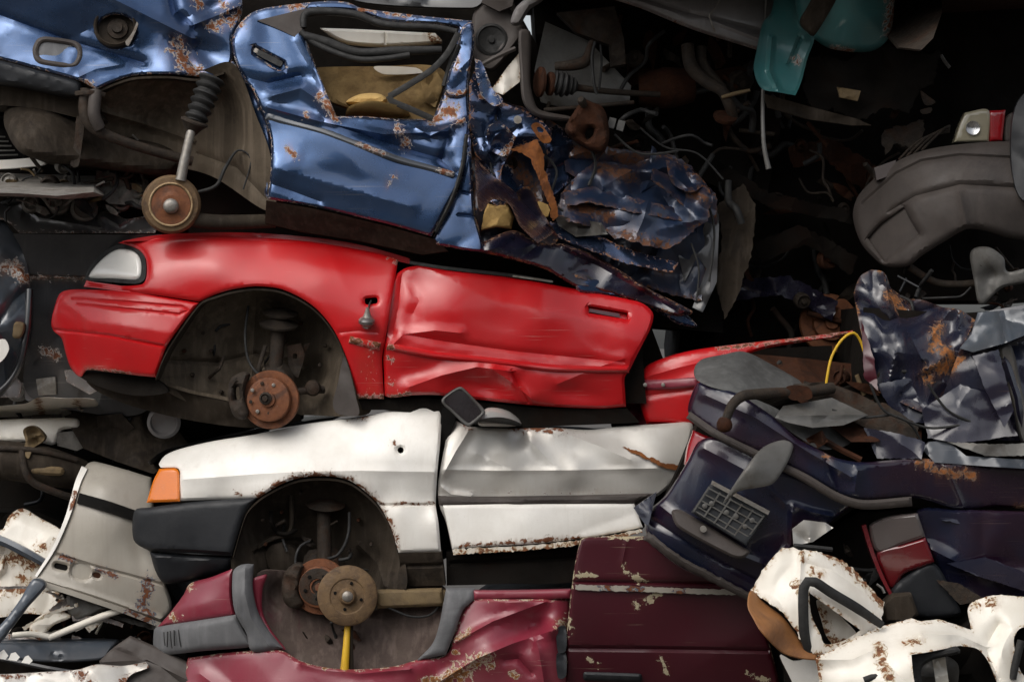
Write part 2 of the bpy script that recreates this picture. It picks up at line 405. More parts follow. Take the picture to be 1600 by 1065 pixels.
def sheet(name, outline, mat, parent, depth=0.0, step=6.0, curl=None, creases=(), dents=(), folds=None, steps=(),
          holes=(), thick=0.005, wear=(), ew=0.0, smooth=True, ragged=0.0, angle=30, seed=1, label=None, noise=0.0, rough_back=False, facet=None, stains=()):
    """a piece of pressed sheet metal / moulding: outline in measured pixels, a depth field, and its pressings
       curl (w, d): edge band w px rolled back d m; creases [(line, amp, w)]; dents [(x,y,rx,ry,amp,angle)];
       folds (n, amp, radius, seed): random sharp buckles; steps [(line, dy, w)]: beyond the line's right-hand side the skin sits dy deeper"""
    rng = np.random.default_rng(seed * 7919 + len(outline))
    outer = resample(outline, step, smooth)
    if ragged:
        outer = outer + rng.normal(0, ragged, outer.shape)
    hl = [resample(h, step, smooth) for h in holes]
    loops = [outer] + hl
    A = np.concatenate([l for l in loops])
    B = np.concatenate([np.roll(l, -1, 0) for l in loops])
    lo, hi = outer.min(0), outer.max(0)
    nx = int((hi[0] - lo[0]) / step) + 1
    ny = int((hi[1] - lo[1]) / (step * 0.866)) + 1
    gx, gy = np.meshgrid(np.arange(nx), np.arange(ny))
    g = np.stack([lo[0] + (gx + 0.5 * (gy % 2)) * step, lo[1] + gy * step * 0.866], -1).reshape(-1, 2)
    g = g + rng.uniform(-0.12, 0.12, g.shape) * step
    k = inside(g, outer)
    for h in hl:
        k &= ~inside(g, h)
    g = g[k]
    ins = []
    if step < 15:
        # rings just inside every edge keep rolled lips and cut edges clean
        for l in loops:
            t = np.roll(l, -1, 0) - np.roll(l, 1, 0)
            t /= np.linalg.norm(t, axis=1)[:, None] + 1e-9
            nn = np.stack([-t[:, 1], t[:, 0]], 1)
            for e in (1.8, 4.2):
                for sg in (1, -1):
                    q = l + nn * e * sg
                    kk = inside(q, outer)
                    for h in hl:
                        kk &= ~inside(q, h)
                    q = q[kk]
                    if len(q):
                        q = q[segdist(q, A, B) > e * 0.85]
                        ins.append(q)
    if len(g):
        g = g[segdist(g, A, B) > (6.0 if ins else step * 0.55)]
    extra_p, extra_e = [], []
    for ln, _, w in list(creases) + list(steps):
        q = resample([tuple(x[:2]) for x in ln], max(step, 5), False, False)
        t = np.gradient(q, axis=0)
        t /= np.linalg.norm(t, axis=1)[:, None] + 1e-9
        nn = np.stack([-t[:, 1], t[:, 0]], 1)
        for o_ in (0, w * .9, -w * .9) if w < 9 else (0, w * .45, -w * .45):
            qq = q + nn * o_
            kk = inside(qq, outer)
            for h in hl:
                kk &= ~inside(qq, h)
            kk &= segdist(qq, A, B) > 3.0
            ii_ = np.nonzero(kk)[0]
            qq = qq[kk]
            if len(qq):
                b0_ = sum(len(x) for x in extra_p)
                extra_e += [(b0_ + z_, b0_ + z_ + 1) for z_ in range(len(ii_) - 1) if ii_[z_ + 1] == ii_[z_] + 1]
                extra_p.append(qq)
                if len(g):
                    g = g[np.sqrt(((g[:, None] - qq[None]) ** 2).sum(2)).min(1) > step * 0.5]
    FT = None
    if facet:
        fs_, fa, fseed = facet
        fr = np.random.default_rng(fseed)
        mx = int((hi[0] - lo[0]) / fs_) + 4
        my = int((hi[1] - lo[1]) / fs_) + 4
        gx2, gy2 = np.meshgrid(np.arange(mx), np.arange(my))
        fp = np.stack([lo[0] + (gx2 + .5 * (gy2 % 2) - 1.5) * fs_, lo[1] + (gy2 - 1.5) * fs_], -1).reshape(-1, 2)
        fp = fp + fr.uniform(-.46, .46, fp.shape) * fs_
        fh = fr.uniform(-1, 1, len(fp)) * fa
        v2, e2, f2, *_ = delaunay_2d_cdt([Vector(q) for q in fp], [], [], 0, 1e-4)
        v2 = np.array([(q.x, q.y) for q in v2])
        hh = np.array([fh[((fp - q) ** 2).sum(1).argmin()] for q in v2])
        ph = fr.uniform(0, 6.28, 8)
        def warp(q, sg):
            k1, k2 = 6.28 / (fs_ * 2.3), 6.28 / (fs_ * 1.1)
            dx = np.sin(q[:, 1]*k1 + ph[0]) * .13 + np.sin(q[:, 0]*k1*.7 + q[:, 1]*k2 + ph[1]) * .025
            dy = np.sin(q[:, 0]*k1 + ph[2]) * .13 + np.sin(q[:, 1]*k1*.6 - q[:, 0]*k2 + ph[3]) * .025
            return q + sg * np.stack([dx, dy], 1) * fs_
        FT = (v2, [list(f) for f in f2 if len(f) == 3], hh, warp)
        for i_, j_ in e2:
            q0, q1 = v2[i_], v2[j_]
            k_ = max(1, int(np.linalg.norm(q1 - q0) / step))
            qq = warp(q0 + (q1 - q0) * (np.arange(k_ + 1) / k_)[:, None], -1)
            kk = inside(qq, outer)
            for h in hl:
                kk &= ~inside(qq, h)
            kk &= segdist(qq, A, B) > 2.0
            ii_ = np.nonzero(kk)[0]
            qq = qq[kk]
            if len(qq):
                b0_ = sum(len(x) for x in extra_p)
                extra_e += [(b0_ + z_, b0_ + z_ + 1) for z_ in range(len(ii_) - 1) if ii_[z_ + 1] == ii_[z_] + 1]
                extra_p.append(qq)
                if len(g):
                    g = g[np.sqrt(((g[:, None] - qq[None]) ** 2).sum(2)).min(1) > step * 0.6]
    pts = np.concatenate([x for x in [A, g] + ins + extra_p if len(x)])
    edges = []
    s = 0
    for l in loops:
        n = len(l)
        edges += [(s + i, s + (i + 1) % n) for i in range(n)]
        s += n
    s = len(A) + len(g) + sum(len(x) for x in ins)
    edges += [(s + i, s + j) for i, j in extra_e]
    vo, eo, fo, *_ = delaunay_2d_cdt([Vector(p) for p in pts], edges, [], 0, 1e-4)
    p = np.array([(v.x, v.y) for v in vo])
    F = np.array([list(f) for f in fo if len(f) == 3])
    cen = p[F].mean(1)
    k = inside(cen, outer)
    for h in hl:
        k &= ~inside(cen, h)
    F = F[k]
    used = np.unique(F)
    remap = -np.ones(len(p), int)
    remap[used] = np.arange(len(used))
    p = p[used]
    F = remap[F]
    # orient so that the front looks at the camera (-y): clockwise in image space (y down)
    e1, e2 = p[F[:, 1]] - p[F[:, 0]], p[F[:, 2]] - p[F[:, 0]]
    neg = (e1[:, 0] * e2[:, 1] - e1[:, 1] * e2[:, 0]) > 0
    F[neg] = F[neg][:, ::-1]
    y = surf(depth)(p)
    dist = segdist(p, A, B)
    if curl:
        for cw, cd in (curl if isinstance(curl[0], (tuple, list)) else [curl]):
            t = 1 - np.clip(dist / cw, 0, 1)
            y = y + cd * t * t
    for line, amp, w in creases:
        d = segdist(p, *pl(line))
        y = y + amp * np.clip(1 - d / w, 0, 1) ** 1.5
    for x0, y0, rx, ry, amp, *an in dents:
        an = R(an[0]) if an else 0.0
        u = (p - (x0, y0)) @ np.array([[math.cos(an), -math.sin(an)], [math.sin(an), math.cos(an)]])
        y = y + amp * np.exp(-(u[:, 0] / rx) ** 2 - (u[:, 1] / ry) ** 2)
    for line, dy, w in steps:
        a, b = pl(line)
        d = segdist(p, a, b)
        ab = b - a
        # signed: use the nearest segment
        q = p[:, None] - a[None]
        t = np.clip((q * ab[None]).sum(2) / (ab ** 2).sum(1)[None], 0, 1)
        dd = ((q - t[..., None] * ab[None]) ** 2).sum(2)
        i = dd.argmin(1)
        cr = ab[i, 0] * q[np.arange(len(p)), i, 1] - ab[i, 1] * q[np.arange(len(p)), i, 0]
        sgn = np.where(cr > 0, 1, -1)
        t = np.clip(sgn * d / w * 0.5 + 0.5, 0, 1)
        y = y + dy * t * t * (3 - 2 * t)
    if folds:
        n, amp, rad, sd_ = folds
        fr = np.random.default_rng(sd_)
        for _ in range(n):
            c = fr.uniform(lo, hi)
            th = fr.uniform(0, math.pi)
            rr = rad * fr.uniform(0.5, 1.6)
            sg = amp * fr.uniform(0.4, 1.0) * (1 if fr.random() > 0.4 else -1)
            u = p - c
            y = y + sg * np.abs(u @ (math.cos(th), math.sin(th))) / rr * np.exp(-(u ** 2).sum(1) / rr ** 2) * 2.0
    if FT is not None:
        v2, f2, hh, warp = FT
        p_keep, p = p, warp(p, 1)
        add = np.zeros(len(p))
        for i0, i1, i2 in f2:
            A0, B0, C0 = v2[i0], v2[i1], v2[i2]
            den = (B0[1]-C0[1])*(A0[0]-C0[0]) + (C0[0]-B0[0])*(A0[1]-C0[1])
            if abs(den) < 1e-6:
                continue
            l0 = ((B0[1]-C0[1])*(p[:, 0]-C0[0]) + (C0[0]-B0[0])*(p[:, 1]-C0[1])) / den
            l1 = ((C0[1]-A0[1])*(p[:, 0]-C0[0]) + (A0[0]-C0[0])*(p[:, 1]-C0[1])) / den
            k = (l0 >= -1e-6) & (l1 >= -1e-6) & (l0 + l1 <= 1 + 1e-6)
            add[k] = l0[k]*hh[i0] + l1[k]*hh[i1] + (1-l0[k]-l1[k])*hh[i2]
        p = p_keep
        y = y + add + np.sin(p[:, 0]/facet[0]*5 + p[:, 1]/facet[0]*3.1) * np.sin(p[:, 1]/facet[0]*6.3 - p[:, 0]/facet[0]*2.2) * facet[1] * .035
    if noise:
        y = y + rng.normal(0, noise, len(y))
    wv = np.zeros(len(p))
    if ew:
        wv = np.maximum(wv, 0.40 * np.clip(1 - dist / (ew * 2.2 + 2), 0, 1))
    for line, r_ in wear:
        d = segdist(p, *pl(line)) if len(line) > 1 else np.sqrt(((p - np.array(line[0][:2])) ** 2).sum(1))
        wv = np.maximum(wv, np.maximum(0.66 * np.clip(1 - d / (r_ * 1.9 + 1), 0, 1) ** 0.7, 0.16 * np.clip(1 - d / (r_ * 3.2 + 8), 0, 1)))
    for line, r_ in stains:
        wv = np.maximum(wv, 0.24 * np.clip(1 - segdist(p, *pl(line)) / r_, 0, 1))
    V = np.array([W(a[0], a[1], b) for a, b in zip(p, y)])
    n = len(V)
    Bk = V.copy()
    Bk[:, 1] += thick
    if rough_back:
        Bk[:, 1] += rng.normal(0, thick * 0.04, n)
    faces = [tuple(f) for f in F] + [tuple(f[::-1] + n) for f in F]
    cnt = {}
    for f in F:
        for a, b in ((f[0], f[1]), (f[1], f[2]), (f[2], f[0])):
            if (b, a) in cnt:
                cnt[(b, a)] = 0
            else:
                cnt[(a, b)] = 1
    for (a, b), c in cnt.items():
        if c:
            faces.append((b, a, a + n, b + n))
    faces = [tuple(int(i) for i in f) for f in faces]
    return link(name, np.concatenate([V, Bk]), faces, mat, parent, True, angle, np.concatenate([wv, wv]), label)

def frame(axis):
    z = Vector(axis).normalized()
    x = z.orthogonal().normalized()
    return x, z.cross(x), z

def lathe(name, px, py, y, prof, mat, parent, axis=(0, -1, 0), segs=40, wob=0.0, seed=0, angle=35, label=None):
    """profile [(radius px, metres along the axis)], axis towards the camera by default"""
    c = Vector(W(px, py, y))
    X, Y, Z = frame(axis)
    rng = random.Random(seed)
    vs, fs = [], []
    jit = [1 + rng.uniform(-wob, wob) for _ in range(segs)]
    for r_, h in prof:
        for i in range(segs):
            a = 2 * math.pi * i / segs
            rr = max(r_, 0.05) / S * jit[i]
            vs.append(c + X * (rr * math.cos(a)) + Y * (rr * math.sin(a)) + Z * h)
    for j in range(len(prof) - 1):
        for i in range(segs):
            k = (i + 1) % segs
            fs.append((j*segs+i, j*segs+k, (j+1)*segs+k, (j+1)*segs+i))
    fs.append(tuple(range(segs))[::-1])
    fs.append(tuple(range((len(prof)-1)*segs, len(prof)*segs)))
    return link(name, [tuple(v) for v in vs], fs, mat, parent, True, angle, None, label)

def tube(name, pts, r, mat, parent, segs=10, smooth=True, flat=1.0, step=6, rings=None, label=None, closed=False):
    """a hose, rod, bar or seal through (px,py,depth) points; r px or one per point; rings (period px, amp) corrugates"""
    P = [Vector(W(*p[:3])) for p in pts]
    rs = [r] * len(P) if not isinstance(r, (list, tuple)) else list(r)
    path, rad = [], []
    n = len(P)
    for i in range(n - 1):
        p0, p1, p2, p3 = P[max(i-1, 0)], P[i], P[i+1], P[min(i+2, n-1)]
        L = (p2 - p1).length
        k = max(1, int(L * S / step)) if (smooth or rings) else 1
        for j in range(k):
            t = j / k
            if smooth:
                m1, m2 = (p2 - p0) * 0.5, (p3 - p1) * 0.5
                q = p1*(2*t**3-3*t**2+1) + m1*(t**3-2*t**2+t) + p2*(-2*t**3+3*t**2) + m2*(t**3-t**2)
            else:
                q = p1.lerp(p2, t)
            path.append(q)
            rad.append(rs[i] * (1-t) + rs[i+1] * t)
    path.append(P[-1])
    rad.append(rs[-1])
    if rings:
        acc = 0.0
        for i in range(len(path)):
            if i:
                acc += (path[i] - path[i-1]).length * S
            rad[i] *= 1 + rings[1] * math.sin(acc / rings[0] * 2 * math.pi)
    vs, fs = [], []
    up = None
    for i, q in enumerate(path):
        t = (path[min(i+1, len(path)-1)] - path[max(i-1, 0)])
        t = t.normalized() if t.length > 1e-9 else Vector((0, 0, 1))
        if up is None:
            up = Vector((0, -1, 0))
            if abs(t.dot(up)) > 0.9:
                up = Vector((1, 0, 0))
        up = (up - t * up.dot(t)).normalized()
        sx = t.cross(up)
        for s in range(segs):
            a = 2 * math.pi * (s + 0.5) / segs
            rr = rad[i] / S
            vs.append(q + sx * (rr * math.cos(a)) + up * (rr * flat * math.sin(a)))
    for i in range(len(path) - 1):
        for s in range(segs):
            k = (s + 1) % segs
            fs.append((i*segs+s, i*segs+k, (i+1)*segs+k, (i+1)*segs+s))
    fs.append(tuple(range(segs))[::-1])
    fs.append(tuple(range((len(path)-1)*segs, len(path)*segs)))
    fs = [f[::-1] for f in fs]
    return link(name, [tuple(v) for v in vs], fs, mat, parent, True, 50 if segs > 5 else 25, None, label)

def loft(name, line, y0, y1, mat, parent, drop=0.0, n=10, folds=0.0, seed=3, thick=0.01, step=14, back=0):
    """a sheet running back into the pile from a front edge (bonnet, roof, floor)"""
    a = resample(line, step, True, False)
    rng = np.random.default_rng(seed)
    vs = []
    m = len(a)
    for j in range(n + 1):
        t = j / n
        for q in a:
            x, _, z = W(q[0], q[1], y0)
            b = rng.normal(0, folds) if 0 < j else 0
            vs.append((x, y0 + (y1 - y0) * t, z + drop * t + b))
    k = len(vs)
    vs += [(x, y, z - thick) for x, y, z in vs]
    fs = []
    for j in range(n):
        for i in range(m - 1):
            q = (j*m+i, j*m+i+1, (j+1)*m+i+1, (j+1)*m+i)
            fs.append(q)
            fs.append(tuple(x + k for x in q[::-1]))
    rim = [j*m for j in range(n+1)] + [n*m+i for i in range(1, m)] + [j*m+m-1 for j in range(n-1, -1, -1)] + [i for i in range(m-2, 0, -1)]
    for i in range(len(rim)):
        a_, b_ = rim[i], rim[(i+1) % len(rim)]
        fs.append((a_, b_, b_+k, a_+k))
    return link(name, vs, fs, mat, parent, True, 30, np.zeros(len(vs)))

def clutter(parent, box, n, y0, y1, seed, mats=('iron', 'rust', 'under', 'rubber'), big=1.0):
    """loose mechanical bits inside a wreck, each a part of its own"""
    rng = random.Random(seed)
    x0, y0p, x1, y1p = box
    for i in range(n):
        x, y, d = rng.uniform(x0, x1), rng.uniform(y0p, y1p), rng.uniform(y0, y1)
        m = rng.choice(mats)
        k = rng.random()
        if k < 0.35:
            pts = [(x, y, d)]
            a = rng.uniform(0, 6.3)
            for _ in range(rng.randint(2, 4)):
                a += rng.uniform(-1.0, 1.0)
                l = rng.uniform(12, 34) * big
                pts.append((pts[-1][0] + l*math.cos(a), pts[-1][1] + l*math.sin(a), pts[-1][2] + rng.uniform(-.06, .06)))
            tube('hose', pts, rng.uniform(2, 6) * big, rng.choice(('rubber', m)), parent, segs=8)
        elif k < 0.55:
            a = rng.uniform(0, 6.3)
            l = rng.uniform(25, 70) * big
            tube('rod', [(x, y, d), (x + l*math.cos(a), y + l*math.sin(a), d + rng.uniform(-.12, .12))], rng.uniform(2, 5)*big, m, parent, segs=8, smooth=False)
        elif k < 0.85:
            a0 = rng.uniform(0, 6.3)
            rr = rng.uniform(9, 22) * big
            an = rng.uniform(0, 3.14)
            pts = []
            for q in range(8):
                u_, v_ = rr*rng.uniform(.5, 1.4)*math.cos(a0 + q*6.283/8)*1.6, rr*rng.uniform(.3, 1.0)*math.sin(a0 + q*6.283/8)*.8
                pts.append((x + u_*math.cos(an) - v_*math.sin(an), y + u_*math.sin(an) + v_*math.cos(an), 1))
            sheet('bracket', pts, m, parent, d, step=7, thick=rng.uniform(.004, .05), folds=(4, .03, 25, seed*31+i), smooth=False)
        else:
            r_ = rng.uniform(9, 22) * big
            ax = Vector((rng.uniform(-.5, .5), -1, rng.uniform(-.4, .4)))
            lathe('pulley', x, y, d, [(r_*.9, -.05), (r_, -.045), (r_, -.01), (r_*.8, 0), (r_*.75, -.012), (r_*.35, -.012), (r_*.3, .01), (0.2, .012)], m, parent, ax, 24)

def bolts(parent, px, py, y, ring, count, r_, mat, phase=0.0, name='wheel_bolt', h=0.008):
    for i in range(count):
        a = phase + 2*math.pi*i/count
        lathe(name, px + ring*math.cos(a), py + ring*math.sin(a), y, [(r_, -.004), (r_, h*.7), (r_*.7, h), (.1, h)], mat, parent, segs=8)
def off(dep, d):
    return [(a, b, c + d) for a, b, c in dep] if isinstance(dep, (list, tuple)) else dep + d

def strip(line, w0, w1=None):
    """outline of a band of px width along a line"""
    w1 = w0 if w1 is None else w1
    a = np.array([q[:2] for q in line], float)
    t = np.gradient(a, axis=0)
    t /= np.linalg.norm(t, axis=1)[:, None]
    nn = np.stack([-t[:, 1], t[:, 0]], 1)
    w = np.linspace(w0, w1, len(a))[:, None] * 0.5
    up, dn = a - nn * w, (a + nn * w)[::-1]
    L = [tuple(q) for q in up] + [tuple(q) for q in dn]
    k = len(a)
    return [(q + (1,)) if i in (0, k-1, k, 2*k-1) else q for i, q in enumerate(L)]

def rect(cx, cy, w, h, rot=0, corner=True):
    a = R(rot)
    ca, sa = math.cos(a), math.sin(a)
    return [(cx + x*ca - y*sa, cy + x*sa + y*ca) + ((1,) if corner else ()) for x, y in ((-w/2, -h/2), (w/2, -h/2), (w/2, h/2), (-w/2, h/2))]

def rrect(cx, cy, w, h, rot=0, r=0.3):
    a = R(rot)
    ca, sa = math.cos(a), math.sin(a)
    q = min(w, h) * r
    pts = []
    for sx, sy in ((-1, -1), (1, -1), (1, 1), (-1, 1)):
        c = (sx*(w/2), sy*(h/2))
        e = [(c[0], c[1]-sy*q), (c[0]-sx*q*.3, c[1]-sy*q*.3), (c[0]-sx*q, c[1])]
        if sx*sy < 0:
            e = e[::-1]
        pts += e
    return [(cx + x*ca - y*sa, cy + x*sa + y*ca) for x, y in pts]

# ================================================================== ground
def ground():
    m, n, b = _mat('packed_dirt_yard')
    v = _coord(n)
    c = _mix(n, _ramp(n, _noise(n, v, 0.6, 10, 0.7), 0.35, 0.7), (0.075, 0.066, 0.056), (0.045, 0.040, 0.034))
    c = _mix(n, _ramp(n, _noise(n, v, 14, 6), 0.55, 0.7), c, (0.10, 0.09, 0.078))
    n.links.new(c, b.inputs['Base Color'])
    b.inputs['Roughness'].default_value = 0.9
    me = bpy.data.meshes.new('ground')
    N, L = 40, 600.0
    vs = [((i/N-.5)*2*L, (j/N-.5)*2*L, 0) for j in range(N+1) for i in range(N+1)]
    fs = [(j*(N+1)+i, j*(N+1)+i+1, (j+1)*(N+1)+i+1, (j+1)*(N+1)+i) for j in range(N) for i in range(N)]
    me.from_pydata(vs, [], fs)
    me.materials.append(m)
    o = bpy.data.objects.new('ground', me)
    COL.objects.link(o)
    o['kind'] = 'structure'
ground()

def added_heap():  # unseen heap behind the camera, added to darken reflections in the paint
    rng = np.random.default_rng(9)
    nx, nz = 90, 14
    vs, fs = [], []
    for j in range(nz + 1):
        for i in range(nx + 1):
            x = -45 + i
            h = 6.2 + 1.2*math.sin(i*.37) + .8*math.sin(i*1.1 + 2)
            vs.append((x, -22 - j*.12 + rng.normal(0, .35), h*j/nz + (rng.normal(0, .12) if j else 0)))
    for j in range(nz):
        for i in range(nx):
            q = j*(nx+1)+i
            fs.append((q+1, q, q+nx+1, q+nx+2))
    k = len(vs)
    vs += [(x, y - 3.0, z) for x, y, z in vs[-(nx+1):]] + [(x, y - 4.5, 0) for x, y, z in vs[:nx+1]]
    for i in range(nx):
        q = nz*(nx+1)+i
        fs.append((q+1, q, k+i, k+i+1))
        fs.append((k+i+1, k+i, k+nx+1+i, k+nx+2+i))
    o = link('added_scrap_heap', vs, fs, 'heap', None, False)
    o['label'] = 'unseen dark scrap heap added to darken reflections in the paint'
    o['category'] = 'added scrap heap'
added_heap()

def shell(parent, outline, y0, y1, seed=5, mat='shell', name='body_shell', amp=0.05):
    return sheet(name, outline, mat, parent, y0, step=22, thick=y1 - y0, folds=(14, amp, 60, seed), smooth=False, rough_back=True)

# ================================================================== red car
red = thing('red_car', 'bright red crushed car with clear headlight and bare brake disc, between blue and white wrecks', 'car', 560, 660)
RD = [(131, 448, .24), (160, 395, .26), (230, 372, .17), (220, 430, .075), (312, 471, .03), (340, 420, .02), (400, 371, .12), (404, 445, -.005), (520, 380, .11),
      (520, 510, -.012), (500, 440, .0), (600, 405, .085), (600, 470, .0), (570, 540, -.008), (560, 622, .035), (600, 622, .03)]
sheet('front_wing', [(131, 448, 1), (135, 438, 1), (180, 446), (222, 444), (229, 430), (228, 405), (218, 391), (200, 383), (184, 379, 1), (230, 373), (300, 370), (400, 371), (480, 377), (540, 386), (590, 396), (622, 406, 1),
      (612, 470), (602, 530), (597, 560), (600, 623, 1), (560, 622, 1), (553, 600), (542, 560), (520, 513), (488, 477), (444, 453), (404, 447), (368, 451), (339, 459), (312, 471, 1), (223, 458)],
      'red', red, RD, step=5, curl=[(7, .012)], steps=[([(590, 525), (545, 523), (530, 530)], -.004, 4)], dents=[(540, 400, 60, 22, .014, 10), (300, 392, 40, 16, .008), (600, 560, 18, 30, .01)],
      creases=[([(590, 520), (560, 517), (530, 520)], .006, 8)], folds=(5, .006, 60, 4), stains=[([(575, 545), (580, 622)], 22)], wear=[([(556, 622), (598, 622)], 5), ([(612, 400), (622, 406)], 4)], ew=0, holes=[rrect(580, 470, 20, 10, -5)])
sheet('bonnet', [(190, 377), (260, 366), (400, 364), (540, 378), (640, 404), (640, 412), (540, 390), (400, 374), (300, 373), (230, 376)], 'red', red, .15, thick=1.25, step=9, folds=(6, .02, 70, 3))
hl = sheet('headlight', [(136, 434, 1), (143, 419), (163, 398), (184, 387), (206, 389), (219, 399), (223, 416), (221, 433), (213, 439), (180, 437)], 'lensclear', red, off(RD, .004), step=4, curl=(10, .03), thick=.05)
sheet('lamp_gasket', [(132, 437, 1), (139, 418), (160, 395), (183, 383), (209, 385), (224, 396), (228, 416), (226, 436), (214, 443), (178, 441)], 'rubber', hl, off(RD, .012), step=4, thick=.04,
      holes=[[(138, 433), (144, 420), (164, 400), (184, 389), (206, 391), (217, 400), (221, 416), (219, 432), (212, 437), (180, 435)]])
lathe('lamp_reflector', 186, 416, .26, [(26, .0), (24, -.02), (14, -.05), (6, -.06), (.2, -.06)], 'chrome', hl)
BD = [(80, 506, .33), (93, 459, .31), (84, 484, .31), (125, 589, .26), (132, 453, .19), (140, 510, .12), (205, 456, .065), (200, 520, .02), (312, 472, .03), (260, 540, -.005), (243, 589, .035), (170, 579, .12), (290, 500, .005)]
bmp = sheet('front_bumper', [(93, 459), (107, 453), (132, 452), (205, 456), (260, 464), (311, 473, 1), (292, 496), (274, 520), (259, 543), (252, 564), (243, 589, 1), (220, 587), (169, 581), (135, 578), (126, 589), (111, 575), (103, 553), (96, 528), (84, 517), (80, 506), (84, 484)],
      'red', red, BD, step=4.5, curl=(6, .014), thick=.02,
      creases=[([(84, 515), (172, 524), (259, 541)], .016, 4), ([(112, 466), (200, 472), (285, 479), (294, 485), (280, 491), (200, 483), (120, 475)], .007, 3.5), ([(100, 470), (140, 500), (262, 520)], -.006, 20)],
      wear=[([(140, 577), (170, 580), (200, 584)], 2.5)])
sheet('bumper_lip', [(112, 575), (132, 580), (170, 583), (242, 592), (262, 612), (215, 618), (168, 608), (130, 592)], 'shell', red, [(112, 575, .3), (242, 592, .12), (170, 600, .2)], thick=.06, step=5, ew=2)
sheet('lamp_filler', [(131, 447, 1), (136, 439, 1), (180, 445), (204, 449, 1), (203, 457, 1)], 'red', red, off(RD, .003), step=4, thick=.02, smooth=False)
sheet('wheel_arch_liner', [(236, 560), (270, 470), (340, 440), (440, 436), (520, 470), (566, 560), (580, 640), (540, 650), (470, 648), (390, 652), (300, 630), (255, 605)], 'liner', red,
      [(240, 590, .16), (300, 560, .27), (400, 520, .34), (400, 640, .22), (520, 520, .30), (575, 640, .12), (404, 440, .10), (300, 455, .10), (560, 560, .08)], step=7, thick=.03,
      creases=[([(262, 562), (340, 566), (400, 552), (470, 570)], .02, 7), ([(400, 470), (396, 540), (392, 610)], -.018, 10)], dents=[(338, 564, 5, 5, .04), (490, 585, 22, 28, .12)], folds=(8, .02, 45, 11))
sheet('chassis_leg', [(135, 592), (180, 600), (260, 606), (330, 622), (420, 640), (470, 648), (460, 662), (390, 668), (290, 655), (200, 632), (150, 610)], 'under', red, [(135, 592, .3), (300, 630, .2), (470, 655, .2), (300, 605, .17)], thick=.2, step=7, folds=(8, .02, 30, 3))
loft('inner_arch', [(243, 590), (262, 545), (312, 474), (339, 462), (368, 454), (404, 450), (444, 456), (488, 480), (520, 516), (542, 563), (556, 612)], .012, .34, 'under', red, step=8)
st = tube('suspension_strut', [(430, 578, .17), (436, 506, .19)], [11, 12], 'iron', red, segs=16, smooth=False)
lathe('spring_seat', 436, 505, .19, [(14, -.03), (30, -.012), (31, -.002), (22, .006), (14, .02), (12, .03)], 'iron', st, (.08, -.28, 1), 30)
lathe('top_mount', 438, 490, .20, [(14, -.02), (27, -.004), (28, .004), (18, .012), (8, .02)], 'iron', st, (.08, -.28, 1), 30)
tube('brake_hose', [(388, 478, .2), (383, 520, .17), (386, 555, .14), (395, 575, .12), (404, 584, .1)], 2.2, 'rubber', red)
tube('anti_roll_link', [(415, 540, .16), (405, 572, .14), (402, 590, .12)], 3.5, 'iron', red)
tube('steering_rod', [(455, 612, .12), (480, 610, .14), (505, 608, .18)], [5, 6, 7], 'iron', red)
lathe('ball_joint', 489, 606, .13, [(11, -.02), (13, -.005), (10, .015), (4, .022), (.2, .024)], 'iron', red)
lathe('hub_carrier', 428, 600, .16, [(30, -.05), (34, -.02), (26, .02), (10, .04)], 'iron', red, segs=18, wob=.12)
dk = lathe('brake_disc', 422, 624, .035, [(45, -.022), (46, -.018), (46, -.004), (45, 0), (36, 0.0), (35, -.001), (34, .034), (32, .036), (12, .036), (11.5, .048), (8, .05), (.2, .05)], 'discrust', red, (-.16, -1, .03), 56)
bolts(dk, 415, 622, .0, 24, 4, 3.2, 'metal', .55)
bolts(dk, 415, 622, .0, 24, 4, 3.0, 'iron', .55 + math.pi/4, 'hub_hole', .003)
lathe('hub_nut', 415, 622, -.014, [(10, -.005), (10, .006), (7, .012), (6.5, .004), (5, .004), (4.5, .014), (.2, .014)], 'iron', dk, (-.16, -1, .03), 12)
cal = sheet('brake_caliper', [(362, 590), (378, 581), (388, 584), (385, 596), (381, 620), (388, 645), (380, 655), (366, 650), (358, 630), (356, 606)], 'iron', red, -.005, thick=.09, step=4, curl=(7, .02), folds=(10, .014, 12, 7), holes=[[(366, 606), (373, 604), (374, 622), (367, 624)]])
sheet('mudflap', [(538, 556), (549, 590), (556, 620), (560, 648), (528, 646), (520, 630), (528, 598)], 'darkplastic', red, [(538, 556, .05), (520, 630, .07), (560, 648, .02)], thick=.006, step=5, folds=(4, .01, 25, 3))
lp = lathe('side_repeater_lamp', 573, 501, -.045, [(7, -.03), (9, -.02), (13, -.008), (13, .004), (9, .014), (.3, .018)], 'lenssmoke', red, (.05, -.35, 1), 20)
lathe('lamp_bulb_holder', 574, 491, -.045, [(9, -.02), (6, -.005), (4, .012), (2.5, .03)], 'metal', lp, (.05, -.3, 1), 14)
tube('lamp_wire', [(576, 482, -.045), (577, 476, -.03), (580, 470, .02)], 1.6, 'rubber', lp)
DR = [(618, 434, .055), (656, 414, .075), (801, 434, .07), (902, 452, .075), (1010, 482, .075), (615, 500, .01), (700, 480, -.004), (850, 500, -.004), (985, 530, .012), (605, 545, .012), (700, 540, .006), (850, 556, .006), (980, 570, .01),
      (600, 616, .03), (690, 600, .0), (720, 616, .035), (850, 610, -.01), (850, 634, .03), (977, 630, .045)]
